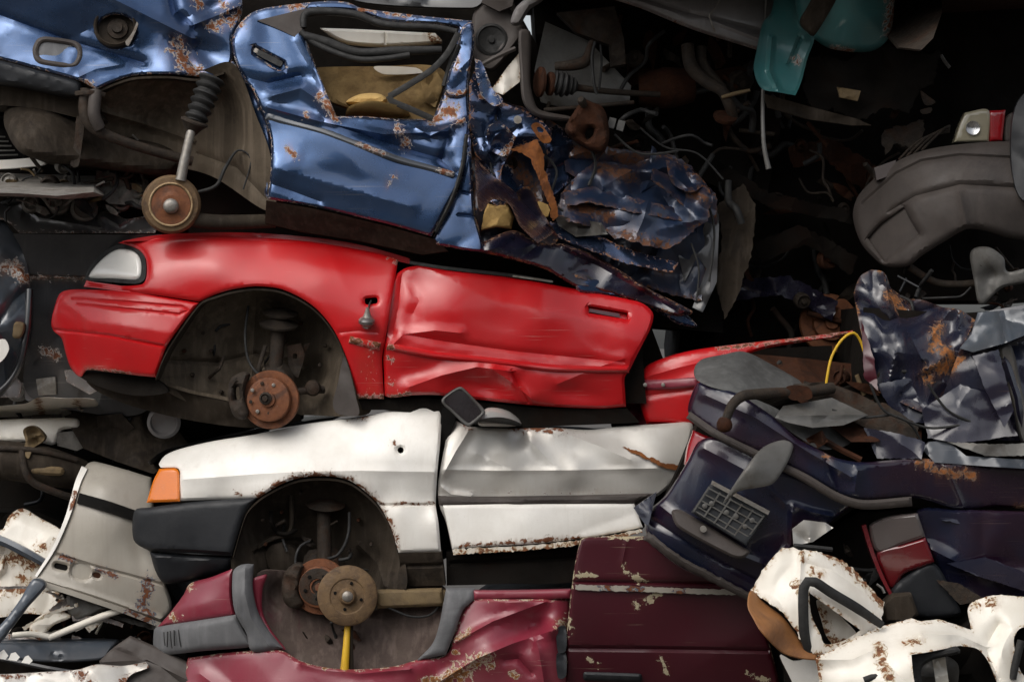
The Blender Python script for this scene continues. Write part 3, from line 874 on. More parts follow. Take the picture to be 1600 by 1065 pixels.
dr = sheet('front_door', [(614, 437), (631, 420), (656, 414, 1), (703, 423), (801, 434), (902, 452), (997, 471), (1013, 480), (1021, 492), (1016, 514), (998, 549), (984, 578, 1), (976, 590), (977, 616), (978, 635, 1), (939, 638), (848, 634), (757, 625), (685, 617), (649, 617), (612, 621), (601, 618, 1), (600, 580), (599, 552), (604, 495)],
      'red', red, DR, step=5, curl=[(6, .016)],
      creases=[([(612, 540), (630, 522), (680, 516), (720, 520)], -.016, 15), ([(630, 522), (700, 534), (800, 548), (975, 566)], .011, 9), ([(640, 604), (690, 586), (745, 573), (800, 580)], -.03, 22), ([(770, 577), (798, 596), (830, 622)], -.018, 14),
               ([(800, 582), (812, 605), (826, 628)], .02, 8), ([(690, 430), (770, 470), (880, 490), (975, 515)], -.012, 40), ([(870, 600), (930, 575), (975, 560)], -.012, 18), ([(640, 440), (655, 470), (645, 490)], .006, 12), ([(628, 430), (622, 480), (614, 520)], .014, 14)],
      dents=[(655, 585, 40, 22, .03), (890, 612, 46, 14, .02, 10), (760, 606, 26, 12, .022, 20), (660, 440, 30, 20, .012), (640, 500, 20, 26, .014), (800, 500, 60, 20, .004)], folds=(4, .005, 38, 21), facet=(70, .0035, 21), angle=25,
      wear=[([(612, 619), (640, 616)], 3), ([(606, 558), (610, 561)], 2.5), ([(608, 597), (613, 600)], 2.5)], ew=0,
      holes=[[(919, 478, 1), (980, 489, 1), (981, 499, 1), (920, 489, 1)]])
hd = sheet('door_handle', [(921, 482, 1), (968, 490, 1), (968, 496, 1), (921, 487, 1)], 'burgshade', dr, off(DR, .012), step=4, thick=.02)
sheet('handle_recess', [(914, 474), (984, 486), (986, 502), (915, 492)], 'red', dr, off(DR, .035), step=5, thick=.01)
RS = [(605, 540), (650, 549), (685, 555), (740, 561), (794, 567), (866, 575), (930, 577), (983, 577)]
sheet('rubbing_strip', strip(RS, 12, 11), 'red', dr, off(DR, -.024), step=3, curl=(6, .018), thick=.02, wear=[([(604, 540), (612, 542)], 5)])
sheet('rubbing_strip', strip([(546, 530), (565, 535), (594, 541)], 11, 12), 'red', red, off(RD, -.020), step=3, curl=(6, .016), thick=.02, wear=[([(546, 530), (560, 534)], 12), ([(588, 538), (596, 541)], 8)])
sheet('window_seal', strip([(640, 410), (700, 419), (800, 430), (862, 440)], 5), 'rubber', dr, off(DR, .005), step=4, thick=.01)
sheet('chrome_trim', strip([(801, 431), (830, 435), (864, 440)], 3), 'metal', dr, off(DR, -.004), step=4, thick=.008)
sheet('sill', [(560, 624), (600, 624), (660, 621), (760, 629), (850, 638), (980, 638), (1000, 660), (800, 668), (700, 650), (600, 640), (566, 640)], 'shell', red, .07, thick=.2, step=7, folds=(10, .02, 30, 2), smooth=False)
RQ = [(1002, 590, .14), (1088, 547, .10), (1088, 600, .05), (1095, 662, .10), (1006, 660, .14), (1180, 545, .12), (1339, 518, .20)]
rq = sheet('rear_quarter_panel', [(1001, 592), (1010, 572), (1040, 558), (1088, 546), (1174, 535), (1257, 526), (1339, 515, 1), (1341, 523, 1), (1250, 535), (1180, 549), (1140, 575), (1125, 640), (1120, 666, 1), (1010, 662, 1), (1000, 630)], 'red', red, RQ, step=5, curl=(7, .02),
      creases=[([(1004, 590), (1060, 574), (1120, 560)], -.012, 12), ([(1010, 618), (1100, 606)], .01, 8)], folds=(5, .012, 40, 9), wear=[([(1120, 545), (1250, 530), (1338, 519)], 3)])
sheet('rubbing_strip', strip([(1004, 601), (1040, 600), (1090, 596)], 15), 'burg', rq, off(RQ, -.010), step=4, thick=.015, curl=(4, .008))
for x in (1008, 1036):
    lathe('trim_clip', x, 601, .095 - (x-1008)*.0008, [(3.2, -.01), (3.2, .004), (.2, .006)], 'metal', rq, segs=8)
sheet('tyre_well', [(960, 625), (1000, 600), (1012, 668), (960, 672)], 'burg', red, .24, thick=.1, step=8, folds=(8, .05, 20, 4))
clutter(red, (300, 480, 520, 600), 10, .2, .28, 211, ('under', 'iron', 'liner'), .6)
lathe('brake_disc', 1296, 505, .75, [(50, -.02), (50, -.004), (49, 0), (30, 0), (29, .03), (12, .032), (11, .05), (.2, .05)], 'discrust', red, (.15, -1, .1), 48)
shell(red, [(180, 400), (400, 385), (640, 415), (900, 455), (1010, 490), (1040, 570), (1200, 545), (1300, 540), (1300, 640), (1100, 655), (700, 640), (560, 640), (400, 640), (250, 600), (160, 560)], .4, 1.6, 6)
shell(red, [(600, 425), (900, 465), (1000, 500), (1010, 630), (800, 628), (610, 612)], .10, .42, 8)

for k_, (x_, y_, d_) in enumerate(((318, 520, .24), (352, 497, .27), (300, 585, .22), (345, 612, .22), (470, 505, .28), (508, 540, .24), (330, 548, .25), (288, 548, .22), (376, 630, .2), (500, 570, .22))):
    lathe('liner_bolt', x_, y_, d_, [(3.4, -.03), (3.4, .012), (2.2, .016), (.2, .016)], ('iron', 'rust', 'under')[k_ % 3], red, segs=6)
sheet('seam_flange', strip([(262, 600), (300, 612), (350, 622), (392, 634)], 5), 'liner', red, .16, step=4, thick=.02)
sheet('splash_bracket', [(448, 540, 1), (470, 536, 1), (476, 556), (466, 590, 1), (452, 584, 1)], 'iron', red, .2, step=4, thick=.02, facet=(14, .008, 3), angle=25, holes=[rrect(461, 556, 7, 9, 0, .45)])
# ================================================================== white car
white = thing('white_car', 'crushed white car with black plastic bumper, amber indicator and door mirror, under the red wreck', 'car', 600, 900)
WD = [(250, 726, .13), (281, 735, .05), (258, 711, .17), (281, 781, .02), (332, 689, .14), (340, 745, .01), (342, 779, .02), (467, 664, .12), (440, 742, -.03), (403, 777, -.015), (518, 743, -.035), (569, 651, .09), (600, 735, -.035), (600, 785, -.005), (653, 634, .085), (690, 634, .085), (684, 735, -.025), (680, 785, .01), (690, 700, -.01),
      (623, 800, -.03), (688, 800, -.03), (620, 860, -.03), (689, 860, -.03)]
sheet('front_wing', [(248, 725), (258, 711), (281, 701), (332, 689), (400, 678), (467, 664), (518, 657), (569, 651), (619, 638), (653, 634), (691, 634, 1), (688, 688), (683, 742), (681, 790), (685, 816), (689, 861, 1), (623, 863, 1), (619, 850), (609, 820), (592, 789), (569, 766), (545, 750), (518, 744), (484, 744), (457, 749), (430, 761), (403, 778, 1), (342, 780), (281, 782, 1), (281, 762), (281, 735), (275, 730), (251, 730)],
      'white', white, WD, step=5, curl=[(6, .014)], creases=[([(281, 749), (340, 745), (403, 740), (480, 736), (569, 735), (683, 737)], -.007, 12), ([(592, 789), (640, 788), (682, 788)], .012, 4)], folds=(3, .004, 80, 8),
      wear=[([(403, 776), (430, 760), (457, 748), (484, 743), (518, 743), (545, 749), (569, 765), (592, 788), (609, 819), (620, 852)], 5.5), ([(548, 653), (575, 650)], 4), ([(612, 786), (680, 787)], 2), ([(616, 691), (618, 693)], 3), ([(370, 771), (374, 773)], 3)], holes=[[(626 + 5*math.cos(a*math.pi/4), 703 + 5*math.sin(a*math.pi/4)) for a in range(8)]])
sheet('bonnet', strip([(233, 724), (258, 706), (300, 695), (400, 673), (500, 656), (520, 654)], 7, 4), 'black', white, [(233, 724, .3), (300, 695, .2), (520, 654, .14)], step=4, thick=1.2)
sheet('indicator_lamp', [(249, 732, 1), (274, 731), (280, 738), (281, 783, 1), (229, 785, 1), (239, 752)], 'lensorange', white, [(249, 732, .09), (281, 735, .04), (281, 783, .0), (229, 785, .08)], step=4, curl=(5, .012), thick=.06)
PB = [(209, 796, .10), (209, 843, .10), (231, 800, .05), (300, 790, .0), (400, 777, -.03), (369, 837, -.03), (250, 850, .03), (231, 860, .06), (300, 855, .0)]
pb = sheet('front_bumper', [(210, 798), (231, 793), (300, 784), (401, 777, 1), (383, 803), (371, 837), (362, 868, 1), (300, 865), (234, 861, 1), (209, 843)], 'plastic', white, PB, step=5, curl=[(9, .02)], thick=.03, creases=[([(230, 861), (300, 863), (360, 867)], .02, 6)])
sheet('bumper_apron', [(234, 862, 1), (300, 867), (361, 870, 1), (358, 892), (320, 902), (288, 909), (258, 911), (244, 894)], 'plastic', pb, [(234, 862, .07), (300, 867, .03), (361, 870, .0), (258, 911, .10), (358, 892, .05)], step=5, curl=(8, .03), thick=.03, folds=(5, .01, 25, 5))
sheet('wheel_arch_liner', [(360, 850), (372, 800), (400, 760), (460, 735), (530, 732), (590, 770), (625, 850), (632, 925), (560, 960), (420, 960), (370, 920)], 'under', white, [(365, 900, .02), (400, 800, .14), (480, 820, .26), (480, 740, .04), (560, 800, .2), (625, 900, .0), (500, 950, .2)], step=6, thick=.04,
      creases=[([(455, 780), (456, 830), (420, 842), (396, 860)], -.02, 6), ([(400, 862), (430, 842), (480, 846), (520, 880)], .02, 7), ([(560, 850), (590, 880), (600, 915)], -.02, 8)], dents=[(572, 880, 20, 26, .1), (424, 918, 16, 22, .1)], folds=(8, .02, 35, 12))
loft('inner_arch', [(364, 868), (384, 803), (403, 781), (430, 764), (457, 752), (484, 747), (518, 747), (545, 753), (569, 769), (592, 792), (609, 823), (622, 862)], -.01, .3, 'under', white, step=8)
lathe('steering_boot', 440, 870, .18, [(26, -.02), (27, 0), (24, .02), (16, .03), (.2, .032)], 'under', white, segs=22, wob=.05)
st = tube('suspension_strut', [(506, 795, .17), (507, 880, .14)], [11, 12], 'iron', white, segs=16, smooth=False)
lathe('spring_seat', 509, 788, .17, [(12, -.02), (29, -.006), (31, 0), (24, .006), (12, .02)], 'iron', st, (.05, -.3, 1), 30)
tube('brake_hose', [(546, 800, .14), (545, 830, .12), (538, 852, .1), (526, 868, .1), (512, 872, .1)], 2.6, 'rubber', white)
tube('brake_pipe', [(484, 845, .1), (470, 852, .08), (462, 870, .06), (463, 890, .05)], 2.2, 'rubber', white)
lathe('hub_carrier', 505, 890, .16, [(30, -.05), (36, -.02), (28, .02), (10, .04)], 'iron', white, segs=18, wob=.14)
dk = lathe('brake_disc', 500, 916, .03, [(43, -.022), (44, -.018), (44, -.004), (43, 0), (33, 0), (32, .034), (30, .037), (12, .037), (11, .025), (7, .025), (6, .05), (.2, .052)], 'discrust', white, (-.05, -1, .02), 52)
lathe('hub_face', 496, 916, -.004, [(29, -.01), (29, .004), (27, .006), (13, .006), (10, -.004), (.2, -.004)], 'iron', dk, (-.05, -1, .02), 36)
bolts(dk, 495, 916, -.010, 19, 5, 3, 'hole', .3, 'bolt_hole', .003)
sheet('brake_caliper', [(446, 892), (462, 880), (474, 884), (468, 900), (466, 925), (474, 944), (458, 950), (444, 940), (440, 915)], 'iron', white, -.01, thick=.09, step=4, curl=(7, .02), folds=(12, .014, 12, 17))
sheet('sill', [(623, 864, 1), (690, 862, 1), (693, 886), (696, 914, 1), (629, 916, 1)], 'under', white, [(623, 864, -.02), (690, 888, -.035), (696, 914, .0)], step=5, thick=.12, creases=[([(624, 884), (694, 882)], .02, 5)], wear=[([(624, 866), (692, 864)], 8), ([(630, 912), (694, 911)], 6)])
sheet('sill', [(697, 862, 1), (760, 858), (900, 846), (905, 905), (780, 912), (698, 914, 1)], 'shell', white, [(697, 862, .03), (900, 850, .06), (800, 910, .03)], step=7, thick=.15, creases=[([(698, 880), (900, 870)], .02, 6)], folds=(6, .01, 40, 3))
DW = [(700, 690, .03), (729, 665, .05), (707, 655, .10), (795, 669, .05), (861, 669, .05), (976, 665, .085), (1077, 660, .10), (690, 735, -.01), (760, 710, .03), (780, 735, .0), (900, 710, .01), (900, 733, -.02), (1000, 700, .015), (1030, 731, -.01), (690, 765, .02), (780, 770, .022), (900, 770, .022), (1025, 768, .022),
      (692, 795, .01), (800, 795, .01), (900, 795, .01), (990, 792, .02), (720, 850, .04), (830, 848, .04), (960, 830, .045), (1000, 822, .05)]
wd = sheet('front_door', [(707, 652, 1), (729, 665), (795, 669), (861, 668), (919, 671), (976, 665), (1030, 662), (1080, 658, 1), (1083, 669), (1065, 732), (1034, 770), (991, 790, 1), (1005, 824, 1), (962, 833), (904, 842), (833, 850), (761, 854), (706, 858, 1), (697, 816), (687, 790), (684, 761), (687, 738), (697, 686)],
      'silver', white, DW, step=5, curl=[(5, .012)], creases=[([(692, 733), (780, 735), (900, 734), (1028, 731)], -.006, 8), ([(735, 668), (712, 705), (694, 738)], -.016, 12), ([(692, 762), (705, 772), (735, 775)], -.014, 9), ([(745, 708), (775, 722), (800, 735)], -.010, 20), ([(830, 690), (870, 732)], -.008, 16), ([(870, 672), (930, 694), (985, 718)], -.018, 26)],
      dents=[(812, 682, 14, 14, .024, -30), (830, 690, 7, 20, -.008, -35), (1010, 750, 40, 16, .008)], facet=(64, .005, 31), angle=25,
      stains=[([(800, 668), (900, 672)], 26), ([(690, 768), (1000, 768)], 10)], wear=[([(795, 668), (830, 670), (880, 670)], 5), ([(728, 664), (736, 668)], 4)])
sheet('lower_door_skin', [(692, 789, 1), (800, 787), (900, 787), (991, 786, 1), (1004, 823, 1), (962, 832), (904, 841), (833, 849), (761, 853), (707, 857, 1), (699, 820)], 'white', wd, [(692, 789, -.012), (800, 788, -.012), (991, 788, -.004), (720, 850, -.035), (850, 845, -.035), (1000, 822, -.01), (820, 815, -.034)], step=5, curl=(4, .008),
      creases=[([(870, 848), (930, 822), (996, 800)], .006, 24)], folds=(3, .004, 60, 9), wear=[([(720, 852), (905, 840)], 3)])
sheet('door_trim_strip', [(684, 774, 1), (760, 775), (900, 773), (1028, 770, 1), (992, 788, 1), (900, 789), (760, 791), (700, 792), (686, 788, 1)], 'darkplastic', wd, off(DW, -.022), step=4, curl=(8, .02), thick=.02)
sheet('door_lower_lip', strip([(707, 862), (761, 859), (833, 855), (904, 847), (962, 838), (1003, 829)], 9, 5), 'whiterust', wd, -.03, step=3.5, thick=.03, ragged=.7, angle=40, wear=[([(706, 866), (840, 859), (1004, 832)], 5), ([(744, 862), (756, 860)], 6), ([(905, 848), (960, 838)], 4)])
sheet('torn_edge', [(974, 698, 1), (988, 702), (1000, 705, 1), (1012, 714), (1021, 714, 1), (1034, 723), (1050, 724, 1), (1065, 729, 1), (1063, 735, 1), (1046, 732), (1036, 730, 1), (1018, 721), (1000, 712, 1), (986, 706)], 'orangerust', wd, off(DW, -.016), step=3, thick=.008, ragged=.6, facet=(14, .004, 5), angle=25)
mr = sheet('door_mirror', [(690, 626), (702, 612), (718, 604), (726, 608), (742, 624), (757, 641), (752, 652), (733, 666), (724, 662), (706, 644)], 'plastic', white, [(690, 626, -.14), (718, 604, -.12), (757, 641, -.11), (733, 666, -.13)], step=4, curl=(6, .018), thick=.05)
sheet('mirror_rim', [(690, 627), (703, 613), (719, 604), (727, 609), (743, 625), (758, 642), (751, 653), (733, 666), (724, 662), (706, 644)], 'steel', mr, [(690, 626, -.152), (718, 604, -.132), (757, 641, -.122), (733, 666, -.142)], step=2.5, thick=.01, curl=(3, .006),
      holes=[[(695, 627), (705, 616), (718, 609), (724, 612), (740, 628), (752, 643), (746, 650), (733, 660), (727, 657), (709, 641)]])
sheet('mirror_glass', [(695, 627), (705, 616), (718, 609), (724, 612), (740, 628), (752, 643), (746, 650), (733, 660), (727, 657), (709, 641)], 'glass', mr, [(690, 626, -.148), (718, 604, -.128), (757, 641, -.118), (733, 666, -.138)], step=5, thick=.004)
sheet('mirror_arm', [(750, 650), (760, 638), (781, 638), (801, 646), (816, 662), (800, 666), (770, 666), (748, 664)], 'silver', mr, [(750, 650, -.06), (781, 638, .0), (816, 662, .06), (770, 666, -.05)], step=4, curl=(8, .03), thick=.07)
sheet('mirror_arm_gasket', [(742, 658), (770, 652), (795, 654), (815, 664), (790, 669), (745, 668)], 'rubber', mr, [(742, 658, -.065), (790, 660, -.045), (815, 664, .03)], step=4, thick=.05)
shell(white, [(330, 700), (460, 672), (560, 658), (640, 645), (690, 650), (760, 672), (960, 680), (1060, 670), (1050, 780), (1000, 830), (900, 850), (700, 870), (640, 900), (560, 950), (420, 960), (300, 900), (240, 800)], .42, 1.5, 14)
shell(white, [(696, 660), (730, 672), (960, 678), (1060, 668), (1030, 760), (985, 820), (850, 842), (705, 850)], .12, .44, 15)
for k_, (x_, y_, d_) in enumerate(((410, 812, .1), (440, 800, .16), (470, 770, .12), (560, 812, .16), (580, 850, .1), (430, 838, .16), (545, 860, .14), (415, 850, .1))):
    lathe('liner_bolt', x_, y_, d_, [(3.2, -.03), (3.2, .012), (2.2, .016), (.2, .016)], ('iron', 'rust')[k_ % 2], white, segs=6)
sheet('inner_wing_rib', strip([(454, 772), (456, 812), (450, 834), (424, 842), (402, 856)], 7), 'under', white, .13, step=4, thick=.03, curl=(3, .008))
clutter(white, (400, 800, 590, 900), 10, .12, .2, 213, ('under', 'iron', 'shell'), .6)
sheet('bulkhead_edge', [(690, 640), (700, 636), (712, 652), (700, 690), (690, 735), (686, 735)], 'hole', white, .05, thick=.2, step=6)

# ================================================================== burgundy car (upside down)
burg = thing('burgundy_car', 'burgundy car lying upside down with grey arch trims, rusty brake drum and yellow damper', 'car', 700, 1140)
sheet('rear_wing', [(363, 888, 1), (330, 901), (297, 911), (287, 928), (267, 955), (246, 979, 1), (311, 970), (368, 962, 1), (362, 928)], 'burg', burg, [(363, 888, -.06), (297, 911, .06), (246, 979, .14), (368, 962, -.06), (310, 940, -.01)], step=5, curl=(7, .02), folds=(3, .01, 40, 2), wear=[([(270, 962), (274, 966)], 5), ([(295, 918), (298, 914)], 4)])
gb = sheet('bumper_end', [(243, 980), (311, 969), (368, 960, 1), (379, 982), (392, 1006), (385, 1011), (321, 1016), (250, 1023), (240, 1016), (240, 988)], 'greyplastic', burg, [(243, 980, .12), (240, 1016, .13), (368, 962, -.09), (385, 1010, -.08), (300, 995, -.03)], step=4.5, curl=[(9, .022)], thick=.04)
for k_, (x_, t_) in enumerate(((256, 2), (262, -1), (266, 3), (272, 1), (279, 4))):
    tube('bumper_scuff', [(x_, 987 - k_, .055 - k_*.009), (x_ + t_*.4, 1000, .045 - k_*.009), (x_ + t_, 1008 + 2*(k_ % 3), .05 - k_*.009)], .9 + .3*(k_ % 2), 'rubber', gb, segs=6)
sheet('arch_trim', [(364, 893), (372, 884), (385, 881), (396, 882, 1), (394, 918), (402, 955), (419, 985), (442, 1012, 1), (395, 1017), (385, 989), (368, 958), (363, 928)], 'greyplastic', burg, [(364, 893, -.09), (396, 882, -.07), (380, 930, -.115), (402, 955, -.09), (395, 1015, -.1), (442, 1012, -.08)], step=4, curl=(9, .02), thick=.03, creases=[([(383, 884), (382, 925), (392, 965), (420, 1008)], -.008, 8)])
sheet('arch_inner_lip', [(396, 903), (404, 900), (417, 898), (410, 920), (410, 955), (424, 985), (446, 1014), (437, 1014), (418, 984), (402, 955), (395, 920)], 'burg', burg, [(396, 903, -.05), (417, 898, -.03), (446, 1014, -.05), (410, 955, -.02)], step=4, thick=.02, curl=(5, .01))
BQ = [(289, 1036, .05), (355, 1019, -.03), (436, 1016, -.075), (541, 1045, -.09), (652, 1031, -.085), (300, 1110, .0), (450, 1080, -.13), (600, 1090, -.13), (741, 935, -.06), (890, 935, -.03), (712, 998, -.09), (820, 945, -.09), (840, 975, .0), (890, 985, -.02), (700, 1045, -.06), (760, 1015, -.13), (860, 985, -.13), (800, 1060, -.08), (890, 1060, -.06), (700, 1105, -.06)]
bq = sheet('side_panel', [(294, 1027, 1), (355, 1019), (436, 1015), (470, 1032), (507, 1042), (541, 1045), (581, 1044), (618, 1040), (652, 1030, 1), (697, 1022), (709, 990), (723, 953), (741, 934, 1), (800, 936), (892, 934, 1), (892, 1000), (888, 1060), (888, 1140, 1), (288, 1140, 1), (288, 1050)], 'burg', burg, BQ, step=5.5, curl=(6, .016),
      creases=[([(310, 1050), (330, 1065), (360, 1090)], -.02, 22), ([(690, 1062), (745, 1028), (800, 1005), (870, 982)], -.03, 16), ([(712, 1002), (770, 970), (850, 940)], -.02, 10), ([(839, 1000), (846, 1040), (850, 1065)], -.025, 12), ([(790, 1030), (810, 1028), (830, 1050)], .03, 12), ([(470, 1036), (560, 1052), (640, 1045)], -.016, 10)],
      facet=(56, .014, 13), angle=25, wear=[([(700, 1062), (712, 1050), (724, 1054)], 11), ([(738, 1036), (752, 1028), (764, 1032)], 9), ([(876, 973), (884, 977)], 7), ([(712, 998), (735, 984)], 4), ([(660, 1064), (700, 1056)], 5), ([(800, 1050), (806, 1058)], 4), ([(710, 1016), (713, 1018)], 3)], ew=2)
sheet('arch_trim', [(697, 919, 1), (742, 919, 1), (740, 936), (724, 952), (710, 989), (697, 1022, 1), (652, 1031, 1), (676, 1005), (687, 972), (692, 945)], 'greyplastic', burg, [(697, 919, -.08), (742, 919, -.07), (700, 970, -.12), (697, 1022, -.11), (652, 1031, -.1)], step=4, curl=(8, .016), thick=.03)
sheet('rubbing_strip', strip([(740, 929), (800, 929), (892, 927)], 14), 'burg', burg, -.075, step=4.5, curl=(6, .01), thick=.04)
sheet('wheel_arch_liner', [(400, 900), (420, 890), (560, 905), (690, 915), (700, 960), (680, 1010), (640, 1045), (540, 1055), (450, 1035), (412, 985)], 'arch', burg, [(405, 900, .0), (690, 920, .04), (540, 950, .14), (540, 1050, -.04), (420, 990, .0), (670, 1010, .0)], step=6, thick=.04, folds=(6, .015, 40, 5), dents=[(432, 928, 20, 24, .08)], creases=[([(560, 970), (580, 1010), (600, 1045)], -.008, 10)])
clutter(burg, (420, 960, 680, 1030), 8, .0, .06, 401, ('iron', 'under', 'rust'), .5)
tube('brake_pipe', [(600, 945, -.02), (640, 962, -.01), (672, 960, .0), (690, 940, .0)], 2, 'rubber', burg)
dm = lathe('brake_drum', 543, 931, -.10, [(44, -.06), (47, -.055), (47, -.03), (45, -.026), (46, -.02), (46, -.004), (43, .002), (28, .004), (26, .0), (14, .002), (13, .018), (10, .03), (.2, .03)], 'drum', burg, (.06, -1, .02), 56)
lathe('hub_cap', 543, 931, -.128, [(9, -.004), (8, .006), (5, .012), (.2, .013)], 'metal', dm, (.06, -1, .02), 18)
bolts(dm, 544, 931, -.104, 21, 4, 2.6, 'hole', .25, 'bolt_hole', .003)
tube('axle_beam', [(575, 934, .0), (640, 932, .02), (720, 934, .05)], [11, 13, 15], 'beam', burg, segs=14)
sheet('axle_plate', [(585, 922, 1), (690, 919, 1), (694, 946, 1), (590, 950, 1)], 'beam', burg, -.035, step=6, thick=.05, curl=(6, .015))
tube('damper', [(543, 975, -.05), (541, 1010, -.07), (538, 1050, -.075)], [4.5, 5.5, 7], 'yellow', burg, segs=14)
tube('damper_rod', [(548, 976, -.04), (548, 1010, -.05), (549, 1050, -.06)], 4, 'under', burg)
BDD = [(910, 840, -.17), (1006, 838, -.17), (1060, 875, -.17), (895, 915, -.16), (1147, 925, -.155), (886, 1010, -.12), (1180, 1010, -.12), (886, 1110, -.03), (1216, 1110, -.03), (1000, 960, -.14)]
bd = sheet('door', [(908, 842), (914, 839, 1), (960, 838), (1006, 837, 1), (1057, 874), (1176, 926, 1), (1206, 1019), (1220, 1080), (1225, 1140, 1), (884, 1140, 1), (884, 1065), (885, 1001), (894, 911), (901, 867)], 'burgshade', burg, BDD, step=5.5, curl=(6, .016),
      steps=[([(1180, 905), (895, 905)], -.006, 4)], creases=[([(885, 1012), (1000, 1013), (1200, 1016)], .014, 6), ([(898, 908), (1150, 912)], .012, 4), ([(980, 840), (972, 880)], -.004, 5)], folds=(6, .01, 60, 19),
      wear=[([(960, 838), (1000, 838)], 4), ([(974, 884), (978, 893)], 3), ([(901, 898), (926, 900)], 3.5), ([(992, 902), (1010, 908)], 3.5), ([(1008, 938), (1020, 932), (1030, 926)], 4), ([(990, 940), (996, 948)], 2.5), ([(915, 1026), (938, 1042)], 1.5), ([(1034, 1028), (1042, 1050)], 3), ([(1168, 1050), (1185, 1060), (1200, 1062)], 3), ([(888, 960), (893, 990)], 2)], ew=.5)
sheet('trim_strip', strip([(899, 917), (1000, 920), (1080, 923), (1150, 925)], 8), 'greige', bd, off(BDD, -.012), step=3.5, thick=.012, ragged=.5, wear=[([(940, 918), (952, 918)], 6), ([(985, 920), (1000, 921)], 7), ([(1060, 922), (1066, 923)], 6)])
sheet('door_handle', rrect(957, 1057, 92, 13, 2), 'plastic', bd, off(BDD, -.02), step=4, thick=.03, curl=(5, .01))
for y in (1000, 1040):
    sheet('door_hinge', [(870, y-18), (884, y-20), (884, y+16), (872, y+18)], 'plastic', burg, -.13, step=4, thick=.06, folds=(4, .01, 12, 3))
shell(burg, [(300, 950), (400, 1000), (560, 1060), (700, 1000), (760, 950), (900, 920), (960, 860), (1150, 930), (1200, 1020), (1210, 1158), (310, 1158), (290, 1040)], .2, 1.5, 24)
# ================================================================== blue car
blue = thing('blue_car', 'crushed metallic blue car with smashed door and hanging rusty drum, atop the red wreck', 'car', 500, 380)
QD = [(-60, 0, .09), (0, 24, .085), (0, 90, .035), (-60, 78, .035), (90, 90, .045), (110, 64, .085), (150, 139, .025), (180, 30, .05), (225, 98, .075), (263, 116, .04), (312, 120, .08), (0, -40, .01), (150, -40, .03), (300, -40, .20), (360, 60, .14), (300, 40, .11), (90, 10, .04)]
bqp = sheet('rear_wing', [(-60, -40, 1), (120, -40), (375, -40, 1), (378, 20), (364, 60), (362, 95), (345, 118), (312, 120, 1), (263, 116), (210, 118), (177, 128), (150, 140, 1), (124, 126), (60, 108), (0, 92), (-60, 78, 1)], 'blue', blue, QD, step=5.5, curl=(6, .014),
      creases=[([(-60, 2), (0, 24), (110, 64), (225, 98)], .020, 12), ([(124, 120), (150, 108), (195, 100)], -.012, 12), ([(140, -20), (220, 20), (300, 60)], -.02, 14), ([(262, -40), (274, 20), (300, 44)], .04, 16), ([(300, 40), (350, 20), (372, 10)], -.04, 16), ([(270, 60), (300, 100), (312, 118)], .03, 14)],
      dents=[(318, 82, 36, 26, .07, 20), (330, 20, 24, 20, .04), (182, 49, 26, 22, .012)], facet=(52, .014, 5), angle=25,
      wear=[([(276, 70), (288, 100), (300, 116)], 11), ([(310, 116), (300, 104)], 8), ([(372, 20), (362, 36), (350, 30)], 7), ([(330, 40), (344, 48), (340, 36)], 5), ([(300, 0), (312, 10)], 5), ([(352, 12), (346, 4)], 5), ([(150, 138), (126, 126)], 3)], ew=.8,
      holes=[[(182 + 30*math.cos(a*math.pi/6), 48 + 25*math.sin(a*math.pi/6)) for a in range(12)]])
fr = lathe('filler_recess', 182, 48, .13, [(34, .03), (34, .066), (31, .075), (29, .07), (26, .0), (24, -.01), (.2, -.012)], 'under', bqp, (.05, -1, .2), 36)
lathe('filler_cap', 184, 46, .10, [(15, -.01), (17, .0), (16, .012), (9, .016), (8, .03), (.2, .03)], 'iron', fr, (.05, -1, .2), 26)
sheet('filler_spring', [(196, 66), (206, 52), (214, 34), (216, 38), (208, 58), (200, 72)], 'metal', fr, .01, step=3, thick=.01)
vt = sheet('vent_bezel', rrect(90, 82, 78, 44, 8, .4), 'darkplastic', bqp, off(QD, -.016), step=4, curl=(5, .01), thick=.03, holes=[rrect(90, 82, 60, 28, 8, .4)])
sheet('vent_flap', rrect(90, 82, 62, 30, 8, .3), 'greyplastic', vt, off(QD, -.002), step=5, thick=.01)
sheet('bumper_edge', [(-60, 80), (0, 94), (60, 110), (122, 128), (124, 150), (100, 150), (40, 138), (-60, 118)], 'plastic', blue, [(-60, 80, .0), (122, 128, .02), (0, 130, .02)], step=6, thick=.15, curl=(8, .03), folds=(4, .01, 40, 2))
sheet('wheel_arch_liner', [(110, 130), (160, 134), (210, 112), (312, 110), (365, 100), (400, 180), (424, 250), (424, 330), (330, 275), (240, 250), (140, 200)], 'liner', blue, [(120, 140, .14), (210, 120, .08), (330, 110, .10), (260, 190, .36), (390, 230, .1), (420, 300, .03), (240, 245, .35)], step=6, thick=.03,
      creases=[([(160, 175), (230, 195), (300, 220)], -.03, 10), ([(210, 200), (222, 196), (236, 198)], -.01, 6), ([(310, 240), (370, 262), (415, 310)], .02, 10)], dents=[(372, 240, 12, 12, -.02), (350, 165, 30, 30, .03)], folds=(6, .015, 45, 8))
loft('inner_arch', [(150, 143), (177, 131), (210, 121), (263, 119), (312, 123), (350, 112)], .05, .4, 'under', blue, step=8)
sheet('arch_edge', [(362, 96), (374, 110), (398, 146), (421, 206), (425, 262), (419, 310), (412, 300), (414, 255), (402, 215), (384, 170), (362, 130)], 'blue', blue, [(362, 96, .08), (421, 206, .04), (419, 310, .03), (384, 170, .09)], step=4.5, curl=(5, .02), thick=.01, folds=(5, .015, 30, 6), ew=2)
